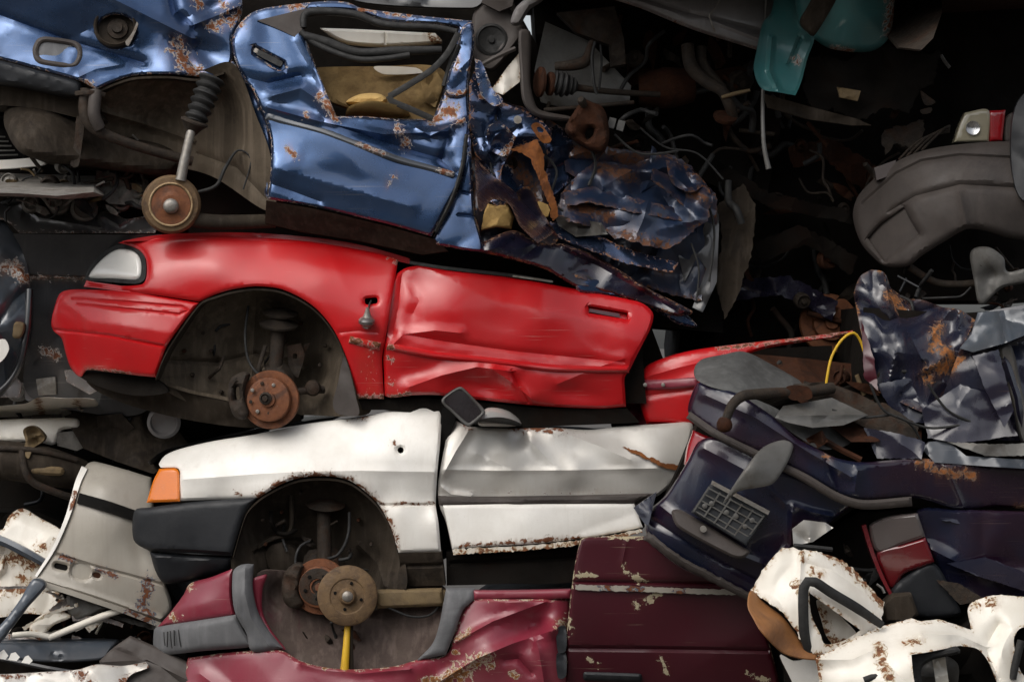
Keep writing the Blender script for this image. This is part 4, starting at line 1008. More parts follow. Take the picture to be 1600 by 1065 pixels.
sheet('fuel_tank', [(8, 200), (8, 172), (24, 160), (70, 166), (124, 184), (210, 212), (288, 242), (268, 272), (210, 268), (150, 260), (38, 242)], 'under', blue, [(8, 180, .12), (124, 186, .2), (288, 242, .3), (150, 258, .12), (60, 200, .04)], step=6, curl=(14, .07), thick=.5, folds=(4, .02, 50, 4))
sheet('tank_strap', [(120, 182), (132, 186), (128, 225), (122, 260), (110, 258), (116, 222)], 'iron', blue, .09, step=5, thick=.02)
tube('exhaust_pipe', [(134, 140, .05), (132, 175, .03), (146, 200, .04), (190, 220, .08), (240, 236, .14), (300, 252, .2)], [9, 9, 9, 8, 8, 8], 'iron', blue, segs=14)
tube('exhaust_pipe', [(150, 142, .02), (147, 178, .0), (156, 200, .02)], [10, 10, 9], 'darkplastic', blue, segs=14)
tube('exhaust_clamp', [(118, 146, .03), (140, 144, -.01), (164, 148, .02)], 4, 'iron', blue, segs=6, flat=.5)
sheet('floor_pan', [(-60, 118), (40, 140), (120, 152), (160, 190), (60, 170), (10, 165), (-60, 160)], 'under', blue, .14, thick=.6, step=9, folds=(6, .02, 40, 9))
tube('spring_bellows', [(332, 122, .06), (318, 156, .04), (305, 190, .02)], [19, 18, 16], 'rubber', blue, segs=22, rings=(13, .16), step=1.8)
lathe('spring_cup', 303, 192, .02, [(9, -.05), (13, -.03), (17, -.012), (22, .0), (22, .008), (17, .014), (12, .014)], 'iron', blue, (.33, -.12, .9), 26)
tube('damper_rod', [(300, 200, .01), (291, 238, -.005), (282, 282, -.01)], [7, 7.5, 8.5], 'metal', blue, segs=14)
dm = lathe('brake_drum', 267, 319, -.01, [(42, -.07), (46, -.06), (46, -.02), (45, -.01), (42, .0), (35, .002), (34, .006), (32, .007), (31, -.006), (16, -.004), (15, .006), (12, .006)], 'drum', blue, (.07, -1, -.02), 56)
lathe('drum_face', 267, 320, -.018, [(30.5, -.006), (30.5, .001), (16, .002), (15, .004), (.2, .004)], 'discrust', dm, (.07, -1, -.02), 40)
lathe('drum_rim', 267, 319.5, -.018, [(34.5, -.004), (34.5, .003), (33, .006), (31.5, .003), (31, -.004)], 'foamring', dm, (.07, -1, -.02), 48)
lathe('grease_cap', 267, 322, -.024, [(12, -.004), (12, .006), (10, .015), (6, .02), (.2, .021)], 'metal', dm, (.07, -1, -.02), 24)
tube('axle_tube', [(285, 340, .04), (340, 347, .06), (430, 345, .1)], [12, 12, 11], 'under', blue, segs=14)
tube('brake_hose', [(310, 300, .04), (338, 290, .04), (352, 262, .06), (372, 235, .1), (392, 250, .1), (380, 296, .08)], [3, 3, 3, 1.6, 1.4, 1.4], 'rubber', blue)
BD2 = [(363, 70, .03), (396, 19, .10), (509, 2, .12), (738, 34, .12), (731, 143, .05), (420, 100, .02), (480, 120, .02), (421, 207, -.03), (510, 195, -.05), (600, 215, -.05), (716, 230, -.02), (423, 263, -.065), (560, 280, -.075), (690, 290, -.06), (419, 310, -.06), (500, 325, -.065), (600, 347, -.07), (674, 368, -.07), (450, 160, -.02), (650, 190, .02)]
bdo = sheet('rear_door', [(363, 64), (374, 38), (396, 19), (426, 11), (509, 2), (543, 4), (565, 13), (650, 24), (737, 33, 1), (741, 60), (732, 143), (733, 203), (718, 282), (697, 325), (674, 369, 1), (603, 349), (490, 323), (418, 311, 1), (423, 263), (421, 207), (396, 143), (370, 101)], 'blue', blue, BD2, step=5, curl=[(6, .018)],
      creases=[([(425, 150), (470, 138), (510, 165), (524, 182)], -.03, 18), ([(380, 120), (420, 130), (470, 118)], .022, 18), ([(418, 168), (500, 190), (600, 210), (700, 205)], -.028, 12), ([(505, 190), (600, 222), (690, 248)], .024, 14), ([(430, 262), (520, 290), (640, 322)], -.010, 24), ([(420, 286), (460, 300), (500, 315)], .012, 12), ([(650, 200), (672, 212), (720, 190)], -.02, 10), ([(700, 215), (690, 250), (712, 270)], .02, 12), ([(470, 60), (490, 100), (520, 165)], -.03, 12)],
      dents=[(395, 60, 18, 24, -.01), (450, 128, 36, 10, .02, -10), (460, 258, 40, 16, -.008), (630, 240, 30, 14, .012), (700, 250, 12, 14, .02)], folds=(6, .01, 40, 77), facet=(60, .006, 77), angle=25,
      wear=[([(500, 150), (512, 165), (524, 184)], 7), ([(622, 200), (630, 214), (634, 226)], 6), ([(676, 184), (704, 172), (716, 186)], 9), ([(450, 232), (462, 246)], 3.5), ([(606, 290), (618, 275)], 2.5), ([(478, 178), (480, 182)], 4), ([(455, 12), (470, 8)], 6), ([(380, 30), (376, 40)], 4), ([(700, 100), (698, 150)], 3), ([(560, 15), (640, 26)], 2.5)], ew=.8,
      holes=[[(472, 40, 1), (480, 15, 1), (550, 17), (603, 33), (678, 38), (717, 43, 1), (712, 71), (693, 128), (690, 152), (676, 186, 1), (625, 186), (570, 182), (526, 182, 1), (503, 128), (485, 80)], [(396, 72, 1), (444, 97, 1), (446, 106), (436, 110), (396, 84, 1)]])
sheet('quarter_trim', [(402, 32, 1), (480, 13, 1), (468, 62, 1), (440, 48)], 'darkplastic', bdo, [(402, 32, .07), (480, 13, .1), (468, 62, .06)], step=5, thick=.01)
hd = sheet('handle_recess', [(392, 66), (448, 94), (450, 110), (434, 114), (392, 90)], 'blue', bdo, off(BD2, .03), step=5, thick=.01)
sheet('door_handle', rrect(421, 91, 44, 9, 27), 'rubber', bdo, off(BD2, .004), step=4, thick=.02)
sheet('lock_barrel', rrect(400, 79, 7, 7, 27), 'metal', bdo, off(BD2, .004), step=3, thick=.02)
TS = [(416, 180), (450, 190), (501, 204), (565, 228), (625, 250), (670, 262), (710, 273)]
sheet('rubbing_strip', strip(TS, 13, 9), 'slate', bdo, off(BD2, -.012), step=4, curl=(6, .01), thick=.02, folds=(6, .008, 25, 3), wear=[([(560, 225), (600, 240)], 3), ([(690, 266), (708, 272)], 5)])
tube('window_seal', [(474, 44, .08), (482, 20, .10), (550, 22, .10), (603, 39, .09), (678, 43, .09), (714, 50, .09)], [5, 7, 6, 6, 5, 5], 'rubber', bdo, segs=8)
tube('window_seal', [(476, 56, .05), (510, 66, .05), (560, 82, .03), (620, 80, .04), (690, 78, .06)], [7, 8, 7, 8, 6], 'rubber', bdo, segs=8)
tube('window_seal', [(470, 50, .06), (500, 72, .04), (555, 92, .02), (600, 92, .02), (640, 86, .03)], 5, 'rubber', bdo, segs=8)
tube('window_channel', [(716, 52, .06), (700, 82, .04), (676, 108, .02), (640, 132, .0), (608, 151, -.01)], 5.5, 'rubber', bdo, segs=6, flat=.6)
tube('window_channel', [(607, 150, -.01), (612, 158, -.012), (640, 170, -.01), (676, 186, .0)], 5.5, 'rubber', bdo, segs=6, flat=.6)
tube('window_channel', [(716, 70, .06), (704, 100, .06), (694, 135, .05)], 5, 'rubber', bdo, segs=6)
sheet('window_frame', [(720, 46), (738, 36), (741, 70), (733, 120), (728, 150), (696, 148), (702, 110), (714, 80)], 'blue', bdo, [(720, 46, .06), (741, 70, .06), (730, 150, .02), (696, 148, .02)], step=4, curl=(5, .02), facet=(28, .02, 9), angle=25, wear=[([(698, 148), (728, 146)], 4), ([(716, 90), (712, 110)], 3)], ew=2)
sheet('roof_rail', [(500, 44, 1), (560, 46), (680, 52, 1), (690, 66), (600, 72), (545, 68), (520, 58)], 'whiterust', blue, .18, step=5, thick=.06, curl=(5, .02), creases=[([(602, 46), (602, 72)], .01, 3)], wear=[([(670, 55), (686, 66)], 6)])
sheet('sun_blind', [(585, 104), (650, 106), (660, 114), (600, 116)], 'whiterust', blue, .14, step=4, thick=.02)
sheet('seat_back', [(480, 108), (590, 104), (690, 108), (700, 180), (640, 190), (520, 160), (500, 130)], 'tantrim', blue, [(480, 108, .2), (690, 108, .2), (600, 150, .14), (700, 180, .1)], step=6, thick=.12, folds=(10, .04, 34, 3), facet=(34, .03, 33), angle=30, label='brown stained seat back')
sheet('seat_cushion', [(540, 176), (548, 165), (575, 158), (600, 160), (630, 168), (640, 180), (620, 194), (560, 196), (542, 186)], 'foam', blue, [(540, 176, .06), (640, 180, .06), (590, 170, .0)], step=5, curl=(10, .03), thick=.1)
sheet('seat_cushion', [(540, 160), (560, 148), (590, 146), (604, 154), (596, 164), (560, 164)], 'foam', blue, .07, step=5, curl=(8, .03), thick=.08)
sheet('seat_cushion', [(750, 336), (762, 318), (776, 322), (792, 316), (803, 338), (799, 357), (776, 354), (752, 360)], 'foam', blue, .02, step=3.5, curl=(4, .015), thick=.1, facet=(18, .014, 5), smooth=False)
sheet('seat_cushion', [(826, 326), (842, 314), (862, 322), (856, 338), (836, 342)], 'foam', blue, .14, step=4, thick=.06, facet=(16, .014, 6), smooth=False)
sheet('torn_trim', [(655, 120), (680, 108), (694, 130), (680, 168), (664, 160)], 'tantrim', blue, .08, step=5, thick=.02, folds=(6, .03, 18, 8), smooth=False)
sheet('sill', [(416, 313), (490, 326), (600, 352), (680, 374), (700, 392), (660, 398), (560, 376), (470, 362), (414, 348)], 'under', blue, [(416, 313, -.03), (680, 374, -.04), (414, 348, .06), (660, 398, .05)], step=6, thick=.2, folds=(6, .012, 40, 4), wear=[([(430, 335), (660, 385)], 8)], smooth=False)
sheet('door_pillar', [(733, 205), (738, 270), (742, 330), (754, 378), (752, 393), (700, 386), (676, 378), (690, 345), (712, 300), (722, 250)], 'blue', blue, [(733, 205, .0), (754, 378, -.04), (676, 378, -.02), (712, 300, .0)], step=5, curl=(5, .02), folds=(6, .012, 30, 8), creases=[([(722, 300), (742, 304)], .01, 4), ([(715, 335), (745, 338)], .01, 4)], ew=2)
tube('door_seal', [(729, 210, -.03), (722, 260, -.04), (706, 310, -.05), (680, 362, -.05)], 3.5, 'rubber', blue, segs=6)
CF = 'bluedark'
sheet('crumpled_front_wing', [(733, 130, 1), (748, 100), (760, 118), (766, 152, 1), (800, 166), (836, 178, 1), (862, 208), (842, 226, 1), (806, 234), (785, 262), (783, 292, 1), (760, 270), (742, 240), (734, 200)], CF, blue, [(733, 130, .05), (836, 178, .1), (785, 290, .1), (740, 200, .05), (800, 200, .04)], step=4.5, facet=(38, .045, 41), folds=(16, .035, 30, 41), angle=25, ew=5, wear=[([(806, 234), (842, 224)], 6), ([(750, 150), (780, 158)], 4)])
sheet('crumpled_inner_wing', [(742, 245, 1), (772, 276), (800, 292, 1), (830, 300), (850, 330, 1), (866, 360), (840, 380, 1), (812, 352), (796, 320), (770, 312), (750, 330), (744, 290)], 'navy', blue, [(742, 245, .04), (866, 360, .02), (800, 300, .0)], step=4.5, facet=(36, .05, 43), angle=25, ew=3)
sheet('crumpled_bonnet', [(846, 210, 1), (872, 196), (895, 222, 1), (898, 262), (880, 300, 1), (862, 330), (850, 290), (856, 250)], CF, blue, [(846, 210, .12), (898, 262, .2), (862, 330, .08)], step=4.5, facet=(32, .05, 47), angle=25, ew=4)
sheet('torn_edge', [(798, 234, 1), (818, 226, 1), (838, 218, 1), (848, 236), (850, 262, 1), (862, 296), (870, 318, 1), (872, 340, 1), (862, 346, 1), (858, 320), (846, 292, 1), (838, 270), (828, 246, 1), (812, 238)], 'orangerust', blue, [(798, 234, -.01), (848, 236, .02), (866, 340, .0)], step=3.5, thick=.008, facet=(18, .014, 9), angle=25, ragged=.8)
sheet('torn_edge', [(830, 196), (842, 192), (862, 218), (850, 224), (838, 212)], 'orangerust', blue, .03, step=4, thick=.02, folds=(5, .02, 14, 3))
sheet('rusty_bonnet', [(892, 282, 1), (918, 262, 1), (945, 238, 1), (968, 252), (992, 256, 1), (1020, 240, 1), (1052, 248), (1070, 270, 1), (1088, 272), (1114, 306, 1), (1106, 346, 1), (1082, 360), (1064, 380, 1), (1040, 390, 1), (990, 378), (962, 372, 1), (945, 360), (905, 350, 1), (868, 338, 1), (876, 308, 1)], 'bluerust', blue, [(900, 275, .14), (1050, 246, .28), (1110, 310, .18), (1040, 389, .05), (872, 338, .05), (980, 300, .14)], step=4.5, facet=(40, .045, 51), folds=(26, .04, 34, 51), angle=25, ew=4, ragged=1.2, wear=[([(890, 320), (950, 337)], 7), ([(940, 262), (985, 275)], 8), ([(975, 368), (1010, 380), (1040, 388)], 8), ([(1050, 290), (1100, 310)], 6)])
sheet('torn_wing_strip', [(742, 92, 1), (752, 96), (770, 140, 1), (786, 156), (772, 166), (752, 150, 1), (744, 120)], 'blue', blue, [(742, 92, .04), (786, 156, .03), (752, 150, .0)], step=4, facet=(26, .02, 301), angle=25, ew=3)
sheet('torn_wing_strip', [(764, 196, 1), (782, 190), (806, 214, 1), (792, 244), (770, 238, 1), (760, 214)], 'blue', blue, [(764, 196, .0), (806, 214, .02), (770, 238, .03)], step=4, facet=(26, .035, 303), angle=25, ew=3, wear=[([(790, 240), (806, 214)], 5)])
sheet('torn_wing_strip', [(744, 262, 1), (760, 276), (782, 300, 1), (790, 318), (776, 322), (752, 300, 1)], 'bluedark', blue, [(744, 262, -.01), (790, 318, .0), (752, 300, .03)], step=4, facet=(26, .03, 305), angle=25, ew=3)
sheet('torn_wing_strip', [(806, 300, 1), (826, 292), (846, 330, 1), (872, 372), (856, 382), (826, 350, 1)], 'navyc', blue, [(806, 300, -.03), (872, 372, .0), (826, 350, .02)], step=4, facet=(30, .03, 307), angle=25, ew=2)
sheet('torn_wing_strip', [(880, 240, 1), (920, 228), (960, 246, 1), (948, 266), (910, 280), (884, 268, 1)], 'bluerust', blue, [(880, 240, .2), (960, 246, .25), (910, 280, .14)], step=4, facet=(30, .04, 309), angle=25, ew=4)
sheet('torn_wing_strip', [(1040, 250, 1), (1076, 262), (1100, 290, 1), (1080, 300), (1050, 286)], 'bluerust', blue, [(1040, 250, .2), (1100, 290, .14), (1050, 286, .1)], step=4, facet=(28, .04, 311), angle=25, ew=4)
for i_, q_ in enumerate(([(770, 160), (776, 200), (764, 236), (772, 280)], [(850, 240), (870, 268), (860, 310), (880, 330)], [(900, 190), (930, 250), (920, 290)], [(1000, 200), (1040, 230), (1090, 240), (1130, 280)], [(960, 210), (1000, 240), (1060, 236)], [(740, 370), (800, 384), (860, 400), (930, 440)], [(1080, 380), (1092, 420), (1088, 470)], [(1100, 300), (1116, 360), (1108, 440)])):
    tube('cable', [(x_, y_, .1 + .03*(i_ % 4) - .05*k_/3) for k_, (x_, y_) in enumerate(q_)], 1.6 + .5*(i_ % 3), 'rubber', blue, segs=6)
sheet('bonnet_underside', [(866, 336), (940, 348), (950, 366), (900, 370), (872, 352)], 'steel', blue, .04, step=5, thick=.01, folds=(8, .03, 22, 4), smooth=False)
sheet('bent_sill_rail', [(742, 388), (800, 360), (840, 378), (884, 382), (940, 404), (1012, 450), (1082, 486), (1060, 494), (1010, 478), (930, 452), (900, 448), (850, 420), (780, 400)], 'navy', blue, [(742, 388, .0), (884, 382, .05), (1082, 486, .1), (900, 448, .0)], step=5, curl=(6, .03), thick=.03, facet=(38, .028, 53), folds=(16, .03, 34, 53), angle=25, creases=[([(884, 386), (940, 410), (1070, 486)], -.03, 8)], ew=3)
sheet('lower_rail', [(900, 440), (940, 436), (1000, 460), (1060, 482), (1090, 510), (1060, 506), (1010, 478), (950, 462), (905, 456)], 'blue', blue, [(900, 440, .06), (1090, 510, .16)], step=5, curl=(5, .02), thick=.02, facet=(30, .016, 55), angle=25, ew=2)
sheet('panel_screw', rrect(809, 187, 13, 13, 0, .45), 'metal', blue, .02, step=3, thick=.02)
sheet('torn_inner_panel', [(1121, 322), (1140, 300), (1162, 288), (1182, 325), (1174, 400), (1150, 470), (1132, 500), (1118, 440), (1128, 370)], 'under', blue, [(1121, 322, .4), (1182, 325, .35), (1132, 500, .3)], step=5.5, facet=(46, .035, 57), angle=25, smooth=False, ew=3, ragged=1)
sheet('lamp_bracket', [(1060, 400), (1098, 360), (1112, 300), (1124, 340), (1120, 440), (1098, 488), (1082, 480), (1104, 420), (1090, 400), (1070, 440)], 'black', blue, .26, step=5.5, thick=.05, folds=(8, .03, 24, 59), smooth=False)
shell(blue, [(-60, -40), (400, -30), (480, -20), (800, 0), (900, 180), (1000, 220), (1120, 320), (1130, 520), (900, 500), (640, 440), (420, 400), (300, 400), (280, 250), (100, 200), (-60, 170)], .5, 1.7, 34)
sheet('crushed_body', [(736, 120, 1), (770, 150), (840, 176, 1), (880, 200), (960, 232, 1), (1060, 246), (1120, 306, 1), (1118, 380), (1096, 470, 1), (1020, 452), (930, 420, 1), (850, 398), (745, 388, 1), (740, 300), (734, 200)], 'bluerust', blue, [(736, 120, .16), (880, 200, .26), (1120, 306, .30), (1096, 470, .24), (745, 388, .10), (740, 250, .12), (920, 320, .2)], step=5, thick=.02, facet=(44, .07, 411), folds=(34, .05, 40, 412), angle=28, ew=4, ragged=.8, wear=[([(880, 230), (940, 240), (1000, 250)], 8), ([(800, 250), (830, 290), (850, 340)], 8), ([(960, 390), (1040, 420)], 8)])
for k_, q_ in enumerate(([(880, 300), (930, 290), (1000, 312), (1080, 330), (1070, 346), (990, 332), (920, 316), (884, 322)], [(860, 346), (920, 362), (990, 392), (1060, 410), (1050, 426), (980, 412), (910, 386), (858, 366)], [(760, 236), (800, 262), (822, 300), (812, 316), (786, 292), (758, 258)], [(800, 372), (850, 388), (900, 410), (960, 432), (950, 446), (880, 428), (800, 394)], [(1020, 262), (1060, 282), (1104, 330), (1096, 346), (1050, 306), (1016, 280)])):
    sheet('folded_strip', [q + (1,) for q in q_], ('bluerust', 'bluedark', 'blue', 'navyc', 'bluerust')[k_], blue, [(q_[0][0], q_[0][1], .08), (q_[3][0], q_[3][1], .14), (q_[-1][0], q_[-1][1], .04)], step=4, thick=.01, facet=(28, .03, 421 + k_), angle=25, ew=3, ragged=.6)
clutter(blue, (745, 170, 1080, 400), 26, .15, .4, 61, ('iron', 'rust', 'bluerust', 'under'), .8)

# ================================================================== silver-grey car at the top and its suspension
silv = thing('grey_car', 'dull grey car atop the pile, its grey sill and rusty front suspension showing', 'car', 980, 200)
sheet('sill_panel', [(840, -40, 1), (960, -1), (1005, 14), (1081, 45), (1184, 78, 1), (1240, 90, 1), (1240, -40, 1)], 'silverold', silv, [(840, -40, .1), (1184, 78, .05), (1230, -40, .1), (1080, 10, .02)], step=6, curl=(7, .03), thick=.02, creases=[([(950, -20), (1060, 16), (1190, 50)], .02, 6), ([(1080, 20), (1190, 62)], -.012, 6)], folds=(5, .012, 60, 3), ew=1.5)
tube('wire', [(1128, -5, .0), (1116, 14, -.01), (1108, 26, -.01), (1112, 36, -.005), (1117, 50, .0)], 1.6, 'metal', silv, segs=6)
sheet('bumper_corner', [(798, 36), (806, 12), (830, -10), (850, -40, 1), (870, -40, 1), (850, -2), (828, 14), (812, 38)], 'silverold', silv, [(798, 36, .1), (850, -30, .06)], step=5, curl=(6, .03), thick=.04)
sheet('arch_lip', [(811, 49), (828, 49), (830, 72), (829, 130), (838, 166), (850, 174), (900, 184), (896, 190), (840, 182), (818, 160), (813, 120)], 'darkplastic', silv, [(811, 49, .06), (820, 120, .04), (896, 190, .1)], step=4, curl=(5, .014), thick=.05)
sheet('inner_wing', [(835, 110, 1), (852, 34, 1), (915, 62), (920, 64, 1), (986, 134), (984, 158, 1), (900, 172), (845, 160)], 'steel', silv, [(835, 110, .32), (852, 34, .34), (986, 134, .34)], step=6, thick=.02, folds=(5, .02, 40, 6), smooth=False)
sheet('strut_tower', [(870, 20), (960, 10), (975, 60), (978, 100), (955, 104), (952, 70), (900, 50)], 'iron', silv, .24, step=6, thick=.1, folds=(8, .03, 25, 5), smooth=False)
tube('knuckle_arm', [(868, 104, .16), (895, 102, .14), (915, 96, .14), (922, 78, .16), (926, 66, .18)], [7, 9, 9, 7, 6], 'iron', silv, segs=12)
for i, (x, r_) in enumerate(((842, 24), (858, 19))):
    lathe('hub_flange', x, 128 + i*3, .12, [(r_, -.012), (r_, .0), (r_*.8, .008), (8, .01)], 'rust', silv, (-1, -.35, .05), 26)
tube('drive_shaft_boot', [(864, 128, .12), (880, 132, .13), (900, 136, .15)], [17, 19, 10], 'rubber', silv, segs=20, rings=(8, .12), step=1.6)
tube('drive_shaft', [(895, 136, .15), (950, 143, .2), (1030, 148, .3)], [6, 5, 5], 'iron', silv, segs=12)
tube('brake_hose', [(930, 66, .14), (925, 90, .12), (928, 130, .1), (933, 148, .1)], 2.6, 'rubber', silv)
tube('brake_hose', [(938, 70, .16), (940, 100, .15), (936, 140, .14)], 2, 'rubber', silv)
tube('track_rod', [(850, 172, .12), (900, 168, .14), (990, 160, .2)], 3.5, 'iron', silv)
cp = sheet('brake_caliper', [(884, 196), (896, 176), (912, 156), (926, 160), (940, 166), (948, 180), (952, 214), (944, 236), (926, 234), (900, 220), (884, 204)], 'rust', silv, .02, step=4, curl=(8, .03), thick=.1, folds=(14, .02, 14, 23), holes=[[(914, 210), (920, 200), (928, 202), (926, 212), (918, 218)]])
lathe('guide_pin', 909, 158, .0, [(6, -.03), (7, 0), (5, .016), (.2, .02)], 'iron', cp, (-.4, -1, .6), 12)
for x in (956, 970):
    sheet('brake_pad', rect(x, 192 + (x-956)*.3, 11, 16, 15), 'steel', silv, .1, step=4, thick=.03)
tube('gearbox', [(998, 140, .42), (1040, 138, .42), (1078, 134, .45)], [26, 34, 28], 'rust', silv, segs=20)
tube('coolant_pipe', [(1074, 70, .22), (1080, 104, .2), (1104, 128, .18), (1128, 142, .16), (1140, 165, .17), (1146, 184, .2)], [10, 11, 10, 9, 9, 8], 'iron', silv, segs=14)
tube('coolant_pipe', [(1096, 74, .26), (1098, 100, .24), (1116, 124, .22), (1130, 140, .2)], 8, 'iron', silv, segs=14)
tube('drain_pipe', [(1128, 152, .14), (1150, 146, .12), (1172, 141, .1)], [3, 3.5, 2.5], 'beam', silv, segs=8)
lathe('pipe_flange', 1133, 182, .18, [(16, -.02), (19, -.008), (19, .004), (10, .008)], 'rust', silv, (.2, -.6, 1), 24)
clutter(silv, (900, 40, 1180, 290), 48, .3, .7, 71, ('iron', 'rust', 'shell'))
shell(silv, [(830, -40), (1230, -40), (1240, 100), (1200, 300), (1140, 300), (1000, 240), (900, 200), (840, 100)], .75, 1.9, 44)
sheet('door_card', [(738, 28), (752, 4), (775, -20), (800, 20), (820, 44), (806, 70), (770, 110), (742, 96)], 'darkplastic', silv, [(738, 28, .22), (820, 44, .2), (770, 110, .16)], step=5, curl=(6, .02), thick=.02, dents=[(768, 62, 18, 20, .02)])
lathe('speaker', 768, 62, .19, [(25, -.01), (26, .004), (22, .008), (20, .0), (6, -.012), (5, .0), (.2, .002)], 'rubber', silv, (.1, -1, .1), 28)
sheet('inner_pillar', [(752, 4), (768, -40), (812, -40), (800, 10), (780, 18)], 'darkplastic', silv, .16, step=5, thick=.05, folds=(5, .02, 24, 3), smooth=False)
sheet('seat_belt_strip', [(766, 142), (792, 106), (812, 82), (816, 96), (812, 128), (786, 148)], 'whiterust', silv, [(766, 142, .1), (812, 82, .16)], step=4.5, thick=.01, folds=(6, .02, 20, 4), ew=2, label='pale torn trim panel', smooth=False)
tube('trim_edge', [(742, 108, .1), (770, 92, .1), (805, 76, .12)], 4, 'darkplastic', silv, segs=6)
sheet('roof_liner', [(490, -40), (760, -40), (755, 0), (738, 12), (560, 2)], 'black', silv, [(490, -40, .3), (760, -40, .25), (738, 12, .22)], step=7, thick=.05, folds=(8, .02, 40, 7))

# ================================================================== teal car
teal = thing('teal_car', 'rusted teal car rear hanging from the top of the pile beside the grey sill', 'car', 1330, 160)
sheet('rear_wing_edge', [(1217, -40, 1), (1205, 20), (1192, 36), (1182, 80), (1178, 110), (1190, 138), (1215, 144), (1243, 149, 1), (1252, 128), (1262, 90), (1272, 58), (1252, 36), (1242, -40, 1)], 'teal', teal, [(1217, -40, -.06), (1180, 100, -.10), (1243, 149, -.06), (1262, 70, .0), (1215, 80, -.02)], step=4.5, curl=(6, -.03), thick=.012, creases=[([(1206, 60), (1202, 110), (1215, 140)], -.03, 8), ([(1250, 60), (1234, 100)], .02, 6)], wear=[([(1244, 92), (1246, 95)], 5)])
sheet('wing_bulge', [(1243, -40, 1), (1244, 10), (1252, 40), (1272, 60), (1300, 76), (1362, 80), (1392, 52), (1400, -40, 1)], 'teal', teal, [(1243, -10, -.14), (1300, 76, -.05), (1392, 52, .0), (1330, 20, -.18)], step=5, curl=(8, .04), thick=.02, wear=[([(1392, 50), (1396, 0)], 8), ([(1300, 76), (1330, 79)], 3)])
sheet('bulge_trim', [(1250, 34), (1262, 10), (1290, -40, 1), (1330, -40, 1), (1292, 26), (1272, 56), (1262, 50)], 'under', teal, [(1250, 34, -.20), (1310, -40, -.26), (1272, 56, -.16)], step=5, thick=.02, curl=(5, .012))
sheet('rusty_bracket', [(1388, 55), (1400, 10), (1402, -40, 1), (1470, -40, 1), (1472, 20), (1458, 60), (1440, 78), (1405, 74)], 'iron', teal, [(1388, 55, .02), (1470, 0, .06), (1430, 30, .0)], step=5, thick=.06, facet=(24, .04, 5), angle=25, smooth=False)
sheet('crumpled_floor', [(1262, 90), (1290, 84), (1320, 96), (1350, 80), (1390, 70), (1430, 88), (1470, 78), (1460, 130), (1436, 140), (1420, 176), (1380, 168), (1340, 190), (1300, 170), (1270, 176), (1256, 140)], 'shell', teal, [(1270, 84, .1), (1450, 85, .2), (1360, 180, .14)], step=5.5, thick=.03, facet=(40, .06, 83), angle=25, smooth=False, ragged=1.5)
sheet('rusty_tag', [(1308, 136), (1345, 142), (1340, 158), (1312, 152)], 'beam', teal, .03, step=4, thick=.02, folds=(4, .02, 14, 2), smooth=False)
sheet('lower_edge', [(1192, 146), (1270, 168), (1340, 186), (1362, 196), (1330, 196), (1260, 186), (1200, 168)], 'under', teal, [(1192, 146, .06), (1362, 196, .12)], step=5, thick=.03, folds=(8, .02, 24, 3), smooth=False)
tube('dangling_rod', [(1199, -30, -.04), (1197, 10, -.02), (1196, 60, .02), (1192, 140, .0), (1193, 220, -.03), (1201, 264, -.04)], [2.5, 2.5, 2.5, 3, 3.5, 4.5], 'steel', teal, segs=8)
sheet('cog_plate', [(1380, 206), (1420, 195), (1442, 188), (1440, 215), (1425, 232), (1400, 224), (1385, 240)], 'iron', teal, .3, step=4, thick=.01, ragged=1.5)
sheet('torn_bit', [(1438, 142), (1450, 150), (1462, 160), (1446, 164)], 'iron', teal, .2, step=4, thick=.01)
sheet('torn_bit', [(1438, 172), (1456, 168), (1454, 176), (1442, 178)], 'iron', teal, .2, step=4, thick=.01)
tube('bent_strip', [(1470, 86, .2), (1476, 96, .2), (1484, 106, .2)], 3, 'steel', teal, segs=5)
clutter(teal, (1200, 170, 1420, 330), 26, .35, .8, 87, ('rust', 'under', 'iron'))
shell(teal, [(1180, -40), (1660, -40), (1660, 260), (1480, 420), (1420, 560), (1060, 560), (1080, 300)], .95, 2.2, 48)

clutter(teal, (1110, 200, 1330, 520), 22, .5, .85, 321, ('under', 'rust', 'iron', 'shell'), 1.0)
for k_, q_ in enumerate(([(1120, 250), (1200, 300), (1330, 330), (1330, 350), (1200, 322), (1120, 280)], [(1180, 380), (1250, 350), (1340, 400), (1330, 430), (1260, 380), (1190, 410)], [(1130, 440), (1230, 430), (1310, 470), (1300, 500), (1220, 460), (1140, 470)], [(1230, 230), (1300, 215), (1370, 260), (1350, 300), (1290, 250), (1240, 262)])):
    sheet('crushed_panel', [q + (1,) for q in q_], ('shell', 'shell', 'navyc', 'rust')[k_], teal, .55 + .06*k_, step=5.5, thick=.012, facet=(34, .05, 331 + k_), angle=25, ragged=1.2)
